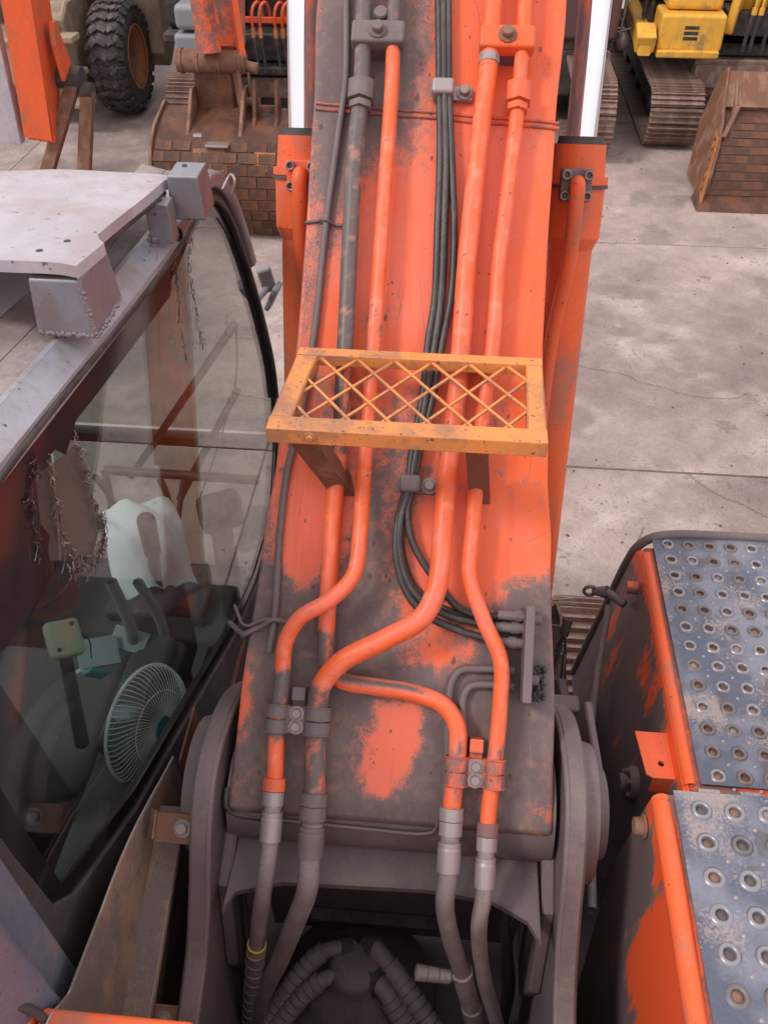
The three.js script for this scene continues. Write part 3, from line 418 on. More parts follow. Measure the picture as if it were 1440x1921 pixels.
// ------------------------------------------------------------------ boom foot mount, well and hoses
{
  const prof = [[-1.75, 1.12], [-1.45, 1.78], [-1.34, 1.98], [-1.25, 2.07], [-1.15, 2.125], [-1.04, 2.15], [-0.96, 2.13], [-0.88, 2.05], [-0.80, 1.93], [-0.72, 1.84], [-0.6, 1.77], [-0.45, 1.66], [-0.2, 1.4], [0.3, 1.25], [0.3, 1.12]];
  for (const [x1, sx] of [[-0.448, -1], [0.338, 1]]) {
    const smooth = [prof[0], prof[1], ...spline(prof.slice(2, 12).map(([z, y]) => V(0, y, z))).getPoints(44).map((p) => [p.z, p.y]), ...prof.slice(12)];
    const b = part(ex, 'foot_bracket', plateX(smooth, x1, 0.042, 0.006), M.grime);
    const xo = sx > 0 ? 0.34 : -0.492;
    part(ex, 'pin_boss', cyl(V(xo, 1.965, -1.06), V(xo + sx * 0.03, 1.965, -1.06), 0.158, 0.15, 48), M.grime, b);
    if (sx > 0) part(ex, 'pin_cap', cyl(V(xo + sx * 0.03, 1.965, -1.06), V(xo + sx * 0.058, 1.965, -1.06), 0.105, 0.098, 40), M.grime, b);
    part(ex, 'edge_bead', tube(prof.slice(2, 13).map(([z, y]) => V(sx > 0 ? 0.298 : -0.45, y - 0.012, z)), 0.008, 80, 8), M.grime, b);
    part(ex, 'web_gusset', plateX([[-1.1, 1.9], [-0.96, 1.93], [-0.86, 1.88], [-0.8, 1.6], [-0.86, 1.4], [-1.1, 1.4]], sx > 0 ? 0.297 : -0.418, 0.03, 0.006), M.grime, b);
  }
  // cross tube under the boom foot with its turned-down lip
  const cp = [[-0.42, 0.80], [-0.4, 0.845], [-0.3, 0.875], [0.02, 0.885], [0.16, 0.872], [0.235, 0.835], [0.262, 0.79], [0.262, 1.12], [-0.42, 1.12]];
  const cross = part(ex, 'cross_plate', plateY(cp, 1.868, 0.03, 0.006), M.grime);
  part(ex, 'cross_web', bb(-0.42, 0.262, 1.15, 1.866, -1.12, -1.09, 0.003), M.grime, cross);
  part(ex, 'well_floor', bb(-0.65, 0.4, 1.08, 1.125, -1.7, 0.3, 0.003), M.grime);
  part(ex, 'well_back_wall', bb(-0.418, 0.296, 1.126, 1.9, -0.40, -0.36, 0.003), M.dark);
  part(ex, 'well_pipe', tube([V(-0.39, 1.85, -0.92), V(-0.392, 1.6, -0.86), V(-0.39, 1.3, -0.84), V(-0.385, 1.13, -0.82)], 0.012, 40, 8), M.dark);
  part(ex, 'well_pipe', tube([V(0.2, 1.88, -0.98), V(0.205, 1.7, -0.93), V(0.225, 1.5, -0.9), V(0.24, 1.3, -0.87), V(0.235, 1.13, -0.84)], 0.012, 40, 8), M.dark);
  part(ex, 'well_pipe', tube([V(0.225, 1.86, -0.98), V(0.24, 1.72, -0.94), V(0.23, 1.55, -0.93), V(0.255, 1.35, -0.9), V(0.25, 1.13, -0.86)], 0.009, 40, 8), M.dark);
  part(ex, 'duct_strap', bb(-0.3, 0.1, 1.28, 1.30, -1.085, -1.05, 0.004), M.dark, cross);
  // swivel joint in the middle of the well
  const sw = part(ex, 'swivel_joint', at(lathe([[0.0001, 0.27], [0.05, 0.27], [0.07, 0.255], [0.075, 0.2], [0.13, 0.19], [0.14, 0.12], [0.21, 0.11], [0.22, 0], [0.0001, 0]], 40), -0.155, 1.126, -0.90), M.grime);
  const pts = (a) => a.map(([x, z, y]) => V(x, y, z));
  const wrap = (curve, r, t0, t1, n) => { const gs = []; for (let i = 0; i < n; i++) { const a = curve.getPointAt(t0 + (t1 - t0) * i / n), b = curve.getPointAt(t0 + (t1 - t0) * (i + 0.9) / n); gs.push(cyl(a, b, r * 1.04, r * 0.995, 18, false)); } return merge(gs); };
  for (const [P, r] of [[[[-0.165, -0.955, 1.37], [-0.2, -0.945, 1.385], [-0.253, -0.93, 1.37], [-0.325, -0.851, 1.33], [-0.38, -0.76, 1.25], [-0.4, -0.6, 1.18]], 0.026], [[[-0.165, -0.885, 1.36], [-0.2, -0.88, 1.37], [-0.256, -0.857, 1.355], [-0.33, -0.79, 1.3], [-0.385, -0.7, 1.22], [-0.4, -0.55, 1.16]], 0.026], [[[-0.135, -0.965, 1.365], [-0.1, -0.945, 1.385], [-0.051, -0.901, 1.36], [0.04, -0.81, 1.32], [0.11, -0.73, 1.26], [0.15, -0.6, 1.17]], 0.03], [[[-0.12, -0.89, 1.36], [-0.09, -0.87, 1.37], [-0.046, -0.83, 1.34], [0.02, -0.76, 1.28], [0.08, -0.68, 1.22], [0.1, -0.5, 1.16]], 0.03]]) {
    const c = spline(pts(P)), h = part(ex, 'swivel_hose', tube(c, r * 0.8, 60, 14), M.hose); part(ex, 'spiral_guard', wrap(c, r, 0.16, 0.98, 20), M.hose, h); part(ex, 'elbow_nut', cyl(c.getPointAt(0.02), c.getPointAt(0.08), r * 1.15, r * 1.15, 6), M.dark, h);
  }
  // the four boom hoses: fitting, ferrule, hose
  const mkHose = (x, uEnd, path, r, pipe, matNut, fer, label) => {
    const s = bl(x, uEnd, 0.05), d = BA.clone().negate(), q = (t) => s.clone().addScaledVector(d, t);
    const c = spline([q(0.02), q(0.07), q(0.12), ...path.map((p) => V(...p))]);
    const h = part(ex, 'hydraulic_hose', tube(c, r, 140, 18), M.hose); if (label) h.userData.label = label;
    piece(ex, 'union_nut', nutGeo(r * 1.42, 0.026), pipe, q(-0.012), qTo(d), h); piece(ex, 'swivel_nut', nutGeo(r * 1.38, 0.028), matNut, q(0.0165), qTo(d), h);
    part(ex, 'hose_neck', merge(cyl(q(0.03), q(0.045), r * 1.05, r * 0.95, 20), cyl(q(0.045), q(0.053), r * 1.2, r * 1.2, 20)), matNut, h);
    const a = c.getPointAt(0), f0 = q(0.053), f1 = q(0.105); part(ex, 'ferrule', merge(cyl(f0, q(0.06), r * 1.12, r * 1.26, 24), cyl(q(0.06), f1, r * 1.26, r * 1.24, 24)), fer, h); return [h, c];
  };
  const [hb, cb] = mkHose(-0.246, 0.012, [[-0.326, 1.976, -0.845], [-0.351, 1.801, -0.815], [-0.38, 1.578, -0.8], [-0.422, 1.233, -0.785], [-0.428, 1.14, -0.78]], 0.0185, M.orange, M.zinc, M.zinc, 'left hose with a brass collar above its spiral guard');
  part(ex, 'spiral_guard', wrap(cb, 0.0225, 0.46, 0.99, 11), M.hose, hb); part(ex, 'brass_collar', cyl(cb.getPointAt(0.425), cb.getPointAt(0.455), 0.0225, 0.0215, 20), M.brass, hb);
  mkHose(-0.159, -0.012, [[-0.235, 1.965, -0.832], [-0.269, 1.83, -0.81], [-0.313, 1.657, -0.8], [-0.365, 1.475, -0.79], [-0.41, 1.231, -0.785], [-0.42, 1.14, -0.78]], 0.0225, M.grime, M.grime, M.grime);
  const [ha, ca] = mkHose(0.133, -0.02, [[0.055, 1.96, -0.832], [0.073, 1.84, -0.812], [0.11, 1.672, -0.8], [0.16, 1.392, -0.785], [0.19, 1.14, -0.78]], 0.020, M.zinc, M.zinc, M.zinc, 'right hose with a loose end of spiral guard');
  part(ex, 'spiral_guard', wrap(ca, 0.0245, 0.44, 0.99, 3), M.hose, ha);
  { const o = ca.getPointAt(0.455), g = []; for (let i = 0; i < 3; i++) g.push(cyl(o.clone().add(V(-0.03 - i * 0.026, 0.004 + i * 0.003, 0.01)), o.clone().add(V(-0.0545 - i * 0.026, 0.008 + i * 0.003, 0.01)), 0.0155 + i * 0.001, 0.0165 + i * 0.001, 16, i === 2)); part(ex, 'guard_end', merge(g, cyl(o.clone().add(V(-0.005, 0, 0.005)), o.clone().add(V(-0.035, 0.004, 0.01)), 0.006, 0.014, 12)), M.hose, ha); }
  mkHose(0.21, -0.045, [[0.13, 1.93, -0.815], [0.137, 1.82, -0.807], [0.162, 1.652, -0.795], [0.211, 1.406, -0.785], [0.23, 1.14, -0.78]], 0.0175, M.orangeDirty, M.zinc, M.zinc);
  // fender sheet between cab and boom
  const ft = [[-0.44, 2.2], [-0.478, 2.193], [-0.532, 2.142], [-0.822, 2.094], [-1.116, 1.969]];
  const fen = part(ex, 'fender_sheet', plateX([...ft, [-1.14, 1.5], [-1.14, 1.127], [-0.44, 1.127]], -0.598, 0.005, 0.001), M.fender);
  part(ex, 'sheet_edge', tube(ft.map(([z, y]) => V(-0.6005, y, z)), 0.002, 60, 6), M.cream, fen);
  part(ex, 'stiffener', merge(bar(V(-0.572, 1.86, -1.0), V(-0.572, 1.55, -0.5), 0.05, 0.012, 0.003, V(1, 0, 0)), bar(V(-0.583, 1.95, -1.0), V(-0.583, 1.75, -0.5), 0.02, 0.09, 0.004, V(1, 0, 0.2))), M.fender, fen);
  part(ex, 'fender_front', plateX([[-1.15, 1.9], [-1.3, 1.91], [-1.33, 1.6], [-1.15, 1.6]], -0.602, 0.005, 0.001), M.brown, fen);
  const tabG = (x, y, z) => merge(at(rot(plateY([[-0.05, -0.03], [0.035, -0.03], [0.05, -0.015], [0.05, 0.02], [0.04, 0.03], [-0.05, 0.03]], 0, 0.006, 0.001), 0.6, 0, 0), x, y, z), at(rot(rb(0.02, 0.005, 0.06, 0.001), 0.6, 0, 0.8), x - 0.056, y + 0.01, z));
  for (const [x, y, z] of [[-0.52, 2.035, -0.905], [-0.53, 1.76, -0.62]]) { const tb = part(ex, 'fixing_tab', tabG(x, y, z), M.brown, fen); piece(ex, 'bolt', boltGeo, M.steel, V(x + 0.01, y + 0.005, z + 0.002), qTo(V(0, Math.cos(0.6), Math.sin(0.6))), fen); }
}
// ------------------------------------------------------------------ house deck, hood, tank and tool box
{
  part(ex, 'deck_frame', bb(-1.75, 1.4, 0.98, 1.078, -2.0, 1.6, 0.01), M.dark);
  part(ex, 'deck_nose', bb(-0.58, 0.36, 1.0, 1.3, -2.3, -2.002, 0.02), M.dark);
  part(ex, 'engine_hood', bb(-1.7, 1.35, 1.13, 2.185, -0.355, 1.6, 0.03), M.orange);
  part(ex, 'hood_corner', merge(bb(-1.2, -0.625, 2.14, 2.2, -0.505, -0.358, 0.008), bb(-0.62, -0.36, 2.135, 2.19, -0.492, -0.358, 0.008)), M.orange);
  const sideTex = (cx, cy, rx, ry, seedo, span) => { // grimy side panel on which paint still shows
    const N = 512, d = new Uint8Array(N * N * 4);
    for (let j = 0; j < N; j++) for (let i = 0; i < N; i++) {
      const u = i / N, v = j / N, w = LAT[(i * 131 + j * 7919) & 65535]; let m = 0;
      for (const [a, b, c, e, s] of span) m += s * Math.exp(-(((u - a) / c) ** 2 + ((v - b) / e) ** 2));
      const n = (fbm(u * 18 + seedo, v * 5, 5) - 0.5) * 1.7 + (fbm(u * 90 + seedo, v * 22, 3) - 0.5) * 0.9; const p = ss(0.40, 0.56, m + n * 0.75 + (w - 0.5) * 0.12);
      let c = mix3(mix3(GRIME, [0.15, 0.115, 0.11], fbm(u * 8, v * 6 + seedo, 4)), [0.82, 0.105, 0.03], p); c = mix3(c, MID, ss(0.25, 0.45, m + n * 0.7) * (1 - p) * 0.5);
      const k = (j * N + i) * 4; d[k] = toS(c[0]); d[k + 1] = toS(c[1]); d[k + 2] = toS(c[2]); d[k + 3] = 255;
    }
    const t = new THREE.DataTexture(d, N, N, THREE.RGBAFormat); t.colorSpace = THREE.SRGBColorSpace; t.magFilter = THREE.LinearFilter; t.minFilter = THREE.LinearMipmapLinearFilter; t.generateMipmaps = true; t.needsUpdate = true; return t;
  };
  const sheetUV = (g, z0, z1, y0, y1) => { g = clean(g); const p = g.attributes.position, uv = g.attributes.uv; for (let i = 0; i < p.count; i++) uv.setXY(i, (p.getZ(i) - z0) / (z1 - z0), (p.getY(i) - y0) / (y1 - y0)); return g; };
  const ring = boxUV(merge(lathe([[0.0105, -0.006], [0.0105, 0.001], [0.0125, 0.0035], [0.016, 0.0045], [0.019, 0.0028], [0.0205, 0.0006], [0.0225, -0.0012]], 24)));
  const dirtGeo = boxUV(clean(lathe([[0.0001, 0.0025], [0.005, 0.0018], [0.009, 0.0004], [0.0125, -0.002]], 14)));
  const stud = lathe([[0.0001, 0.0022], [0.003, 0.0018], [0.0045, 0]], 8);
  function treadPlate(box, name, x0, x1, z0, z1, y, holesX, holesZ, n0, m0, skip) {
    const holes = [], studs = [], cs = [];
    for (let i = 0; i < holesX; i++) for (let j = 0; j < holesZ; j++) {
      const x = n0[0] + i * 0.0645, z = n0[1] + j * 0.0685; if (x < x1 - 0.03) { cs.push([x, z]); const h = new THREE.Path(); h.absarc(x, -z, 0.0215, 0, Math.PI * 2, true); holes.push(h); }
      if (x + 0.032 < x1 - 0.02) studs.push(at(stud.clone(), x + 0.032, y + 0.004, z + 0.034));
    }
    const g = new THREE.ExtrudeGeometry(shp([[x0, -z1], [x1, -z1], [x1, -z0], [x0, -z0]], holes), { depth: 0.004, bevelEnabled: false, curveSegments: 10 }); g.applyMatrix4(MY); at(g, 0, y, 0);
    const pl = part(ex, name, g, skip ? M.plateB : M.plate, box);
    for (const [x, z] of cs) { piece(ex, 'grip_crater', ring, rnd() < 0.6 ? M.crater : M.craterB, V(x, y + 0.004, z), null, box).scale.set(rr(0.96, 1.04), rr(0.7, 1.4), rr(0.96, 1.04)); if (rnd() < (skip ? 0.25 : 0.5)) piece(ex, 'packed_dirt', dirtGeo, rnd() < 0.5 ? M.cream : M.brown, V(x + rr(-0.002, 0.002), y + rr(-0.004, 0.002), z), new THREE.Quaternion().setFromEuler(new THREE.Euler(rr(-0.15, 0.15), rr(0, 6), rr(-0.15, 0.15))), box); }
    const st = part(ex, 'grip_studs', merge(studs), M.zinc, box); st.userData.kind = 'stuff';
    // serrated folded front edge
    for (let x = x0 + 0.05; x < x1 - 0.05; x += 0.083) part(ex, 'plate_tooth', bb(x, x + 0.045, y - 0.012, y + 0.002, z0 - 0.011, z0 - 0.001, 0.003), M.plate, box);
    return pl;
  }
  // fuel tank, nearer and higher
  const tp = [[0.3, 2.187], [-0.96, 2.187], [-0.99, 2.178], [-1.002, 2.155], [-1.03, 1.98], [-1.056, 1.8], [-1.04, 1.45], [-1.0, 1.13], [0.3, 1.13]];
  const tank = part(ex, 'fuel_tank', plateX(tp, 1.36, 0.88, 0.012), M.orangeDirty);
  part(ex, 'dust_layer', bb(0.50, 1.33, 2.1885, 2.1915, -0.97, 0.27, 0), M.grime, tank);
  const ts = sheetUV(plateX(tp.map(([z, y]) => [z * 0.998 - 0.001, y - 0.006]), 0.4815, 0.02, 0.009), -1.1, 0.3, 1.1, 2.2);
  const tsm = new THREE.MeshPhysicalMaterial({ map: sideTex(0, 0, 0, 0, 3, [[0.09, 0.93, 0.02, 0.08, 0.45], [0.12, 0.78, 0.015, 0.06, 0.4], [0.165, 0.93, 0.035, 0.08, 0.7], [0.235, 0.74, 0.045, 0.16, 0.9], [0.29, 0.9, 0.07, 0.14, 0.8], [0.34, 0.72, 0.07, 0.25, 0.7], [0.5, 0.8, 0.18, 0.3, 0.85], [0.5, 0.97, 0.4, 0.04, 0.6]]), roughness: 0.42 });
  const tside = part(ex, 'tank_side', ts, tsm, tank, false); tside.userData.label = 'soot grey side with bare orange patches';
  part(ex, 'tank_edge', tube([V(0.478, 2.172, 0.28), V(0.478, 2.172, -0.5), V(0.478, 2.172, -0.94), V(0.48, 2.162, -0.985)], 0.021, 60, 14), M.orange, tank);
  treadPlate(tank, 'tread_plate', 0.497, 1.34, -0.988, 0.28, 2.196, 13, 18, [0.545, -0.948], 0, 1);
  piece(ex, 'lug_bolt', boltGeo, M.brown, V(0.459, 2.09, -0.965), qTo(V(-1, 0, 0)), tank).scale.setScalar(1.3);
  part(ex, 'lug_spacer', cyl(V(0.458, 2.09, -0.965), V(0.436, 2.09, -0.965), 0.02, 0.018, 16), M.brown, tank);
  // tool box, farther and lower
  const bp = [[-1.20, 1.857], [-2.02, 1.857], [-2.06, 1.85], [-2.09, 1.82], [-2.105, 1.75], [-2.14, 1.5], [-2.17, 1.25], [-2.2, 1.0], [-1.2, 1.0]];
  const flare = (g) => { const p = g.attributes.position; for (let i = 0; i < p.count; i++) if (p.getX(i) < 0.72) p.setX(i, p.getX(i) - Math.max(0, 1.857 - p.getY(i)) * 0.10); g.computeVertexNormals(); return g; };
  const box = part(ex, 'tool_box', flare(plateX(bp, 1.36, 0.71, 0.012)), M.orangeDirty);
  part(ex, 'dust_layer', bb(0.68, 1.33, 1.8585, 1.8615, -2.09, -1.22, 0), M.brown, box);
  const bs = sheetUV(flare(plateX(bp.map(([z, y]) => [z * 0.998 - 0.001, y - 0.006]), 0.6535, 0.02, 0.009)), -2.25, -1.2, 1.0, 1.87);
  const bsm = new THREE.MeshPhysicalMaterial({ map: sideTex(0, 0, 0, 0, 17, [[0.2, 0.97, 0.12, 0.07, 0.9], [0.6, 0.98, 0.5, 0.035, 1.0], [0.62, 0.86, 0.1, 0.1, 0.55], [0.2, 0.6, 0.05, 0.2, 0.5], [0.33, 0.45, 0.05, 0.25, 0.5], [0.85, 0.9, 0.1, 0.1, 0.5]]), roughness: 0.5 });
  part(ex, 'box_side', bs, bsm, box, false).userData.label = 'oily grey side flecked with orange';
  part(ex, 'box_edge', tube([V(0.652, 1.842, -1.22), V(0.652, 1.842, -1.9), V(0.653, 1.842, -2.03)], 0.019, 50, 14), M.orange, box);
  treadPlate(box, 'tread_plate', 0.67, 1.34, -2.105, -1.215, 1.866, 11, 13, [0.715, -2.062]);
  part(ex, 'front_rail', merge(tube([V(0.552, 1.03, -2.195), V(0.575, 1.27, -2.168), V(0.594, 1.45, -2.147), V(0.622, 1.73, -2.115), V(0.638, 1.82, -2.098), V(0.672, 1.862, -2.095), V(0.74, 1.872, -2.105), V(0.9, 1.872, -2.112), V(1.34, 1.872, -2.112)], 0.015, 120, 14)), M.grime, box);
  part(ex, 'hinge_peg', cyl(V(0.64, 1.775, -1.955), V(0.592, 1.775, -1.955), 0.021, 0.02, 20), M.orangeDirty, box);
  part(ex, 'lug_plate', merge(plateY([[0.545, 1.40], [0.652, 1.40], [0.652, 1.262], [0.575, 1.262], [0.558, 1.272]], 1.80, 0.006, 0.001, [(() => { const h = new THREE.Path(); h.absarc(0.6, 1.305, 0.0095, 0, 6.3, true); return h; })()]), bb(0.575, 0.64, 1.74, 1.803, -1.268, -1.262, 0.001)), M.orange, box);
  part(ex, 'latch_handle', merge(cyl(V(0.6, 1.70, -1.95), V(0.55, 1.70, -2.0), 0.014, 0.014, 12), cyl(V(0.55, 1.70, -2.0), V(0.51, 1.68, -2.02), 0.022, 0.012, 10), at(new THREE.TorusGeometry(0.02, 0.006, 8, 16), 0.5, 1.68, -2.02)), M.grime, box);
  part(ex, 'loom', tube([V(0.56, 1.66, -1.98), V(0.54, 1.5, -1.85), V(0.515, 1.38, -1.65), V(0.495, 1.36, -1.45), V(0.47, 1.45, -1.2), V(0.45, 1.5, -1.05)], 0.012, 100, 10), M.hose, box);
  part(ex, 'side_flange', merge(cyl(V(0.615, 1.52, -1.42), V(0.58, 1.52, -1.42), 0.05, 0.048, 24), cyl(V(0.58, 1.52, -1.42), V(0.555, 1.52, -1.42), 0.03, 0.03, 6)), M.grime, box);
  for (let i = 0; i < 6; i++) { const a = i * Math.PI / 3; piece(ex, 'bolt', boltGeo, M.grime, V(0.580, 1.52 + 0.038 * Math.sin(a), -1.42 + 0.038 * Math.cos(a)), qTo(V(-1, 0, 0)), box).scale.setScalar(0.6); }
  // catwalk bracket and frayed harness between boom and tool box
  const cw = part(ex, 'side_bracket', merge(plateX([[-1.6, 1.45], [-1.95, 1.3], [-2.1, 1.1], [-1.9, 1.079], [-1.6, 1.079]], 0.47, 0.03, 0.005), bb(0.33, 0.45, 1.45, 1.6, -1.66, -1.6, 0.01), plateX([[-1.2, 1.9], [-1.45, 1.85], [-1.55, 1.6], [-1.5, 1.079], [-1.2, 1.079]], 0.43, 0.02, 0.005)), M.grime);
  const wires = []; for (let i = 0; i < 16; i++) { const a = rr(-0.03, 0.03), b = rr(-0.03, 0.03); wires.push(tube([V(0.455, 1.42, -2.06), V(0.45 + a * 0.5, 1.38, -2.03 + b * 0.5), V(0.44 + a, 1.32, -1.99 + b), V(0.43 + a * 1.6, 1.25 - Math.abs(b), -1.96 + b * 1.5)], 0.0024, 16, 5)); }
  part(ex, 'frayed_wires', merge(wires, cyl(V(0.465, 1.45, -2.09), V(0.452, 1.41, -2.05), 0.018, 0.016, 12)), M.dark, cw);
  part(ex, 'tie_strip', merge(tube([V(0.36, 1.5, -2.13), V(0.42, 1.52, -2.12), V(0.47, 1.53, -2.12)], 0.004, 20, 6), tube([V(0.37, 1.485, -2.13), V(0.44, 1.5, -2.12), V(0.48, 1.52, -2.1)], 0.0025, 20, 6)), M.zinc, cw);
}
// ------------------------------------------------------------------ crawler tracks (shared by all the machines)
function trackShoe(w) {
  const g = [rb(w, 0.022, 0.165, 0.004)]; for (const z of [-0.062, 0, 0.062]) g.push(at(new THREE.ExtrudeGeometry(shp([[-0.011, 0], [0.011, 0], [0.007, 0.028], [-0.007, 0.028]]), { depth: w * 0.998, bevelEnabled: false }).rotateY(Math.PI / 2), -w * 0.499, 0.010, z));
  return boxUV(merge(g));
}
const SHOE = { 0.6: trackShoe(0.6), 0.5: trackShoe(0.5) };
function crawler(root, x, z0, z1, w, h = 0.86, cam = M.track, parent = root, yBase = 0) {
  const r = h / 2 - 0.05, L = Math.abs(z1 - z0) - 2 * r, za = Math.min(z0, z1) + r, zb = za + L, c = 2 * L + 2 * Math.PI * r, n = Math.round(c / 0.175), yc = yBase + h / 2 - 0.01;
  const f = part(root, 'track_frame', merge(bb(x - w * 0.24, x + w * 0.24, yBase + 0.2, yBase + h - 0.2, za, zb, 0.03), bb(x - w * 0.17, x + w * 0.17, yBase + h - 0.24, yBase + h - 0.14, za + 0.4, zb - 0.4, 0.02)), M.dark, parent);
  for (const z of [za, zb]) part(root, 'idler_wheel', merge(cyl(V(x - w * 0.2, yc, z), V(x + w * 0.2, yc, z), r - 0.035, r - 0.035, 32), cyl(V(x - w * 0.25, yc, z), V(x + w * 0.25, yc, z), r * 0.45, r * 0.45, 24)), M.track, f);
  for (let i = 0; i < 6; i++) part(root, 'track_roller', cyl(V(x - w * 0.22, yBase + 0.16, za + L * (i + 0.5) / 6), V(x + w * 0.22, yBase + 0.16, za + L * (i + 0.5) / 6), 0.09, 0.09, 18), M.dark, f);
  const link = part(root, 'link_chain', (() => { const inr = [], out = []; for (let i = 0; i <= 40; i++) { const t = i / 40 * c; out.push(t); } const pt = (t, rr2) => { t = ((t % c) + c) % c; if (t < L) return [za + t, yc + rr2]; t -= L; if (t < Math.PI * r) { const a = Math.PI / 2 - t / r; return [zb + Math.cos(a) * rr2, yc + Math.sin(a) * rr2]; } t -= Math.PI * r; if (t < L) return [zb - t, yc - rr2]; t -= L; const a = -Math.PI / 2 - t / r; return [za + Math.cos(a) * rr2, yc + Math.sin(a) * rr2]; }; const o = [], ii = []; for (let k = 0; k < 64; k++) { o.push(pt(c * k / 64, r - 0.008)); ii.push(pt(c * k / 64, r - 0.03)); } return plateX(o, x + w * 0.17, w * 0.34, 0, [ii]); })(), M.dark, f);
  for (let i = 0; i < n; i++) {
    let t = c * i / n, p, a;
    if (t < L) { p = [za + t, yc + r]; a = 0; } else if ((t -= L) < Math.PI * r) { a = t / r; p = [zb + Math.sin(a) * r, yc + Math.cos(a) * r]; } else if ((t -= Math.PI * r) < L) { a = Math.PI; p = [zb - t, yc - r]; } else { t -= L; a = Math.PI + t / r; p = [za + Math.sin(a) * r, yc + Math.cos(a) * r]; }
    piece(root, 'track_shoe', SHOE[w], cam, V(x, p[1], p[0]), new THREE.Quaternion().setFromAxisAngle(V(1, 0, 0), a), f);
  }
  return f;
}
crawler(ex, 0.86, -2.98, 0.85, 0.6); crawler(ex, -1.5, -2.98, 0.85, 0.6);
part(ex, 'car_body', merge(bb(-1.4, 0.8, 0.45, 0.8, -1.6, -0.6, 0.05), cyl(V(-0.3, 0.8, -1.1), V(-0.3, 0.98, -1.1), 0.6, 0.6, 40)), M.dark);

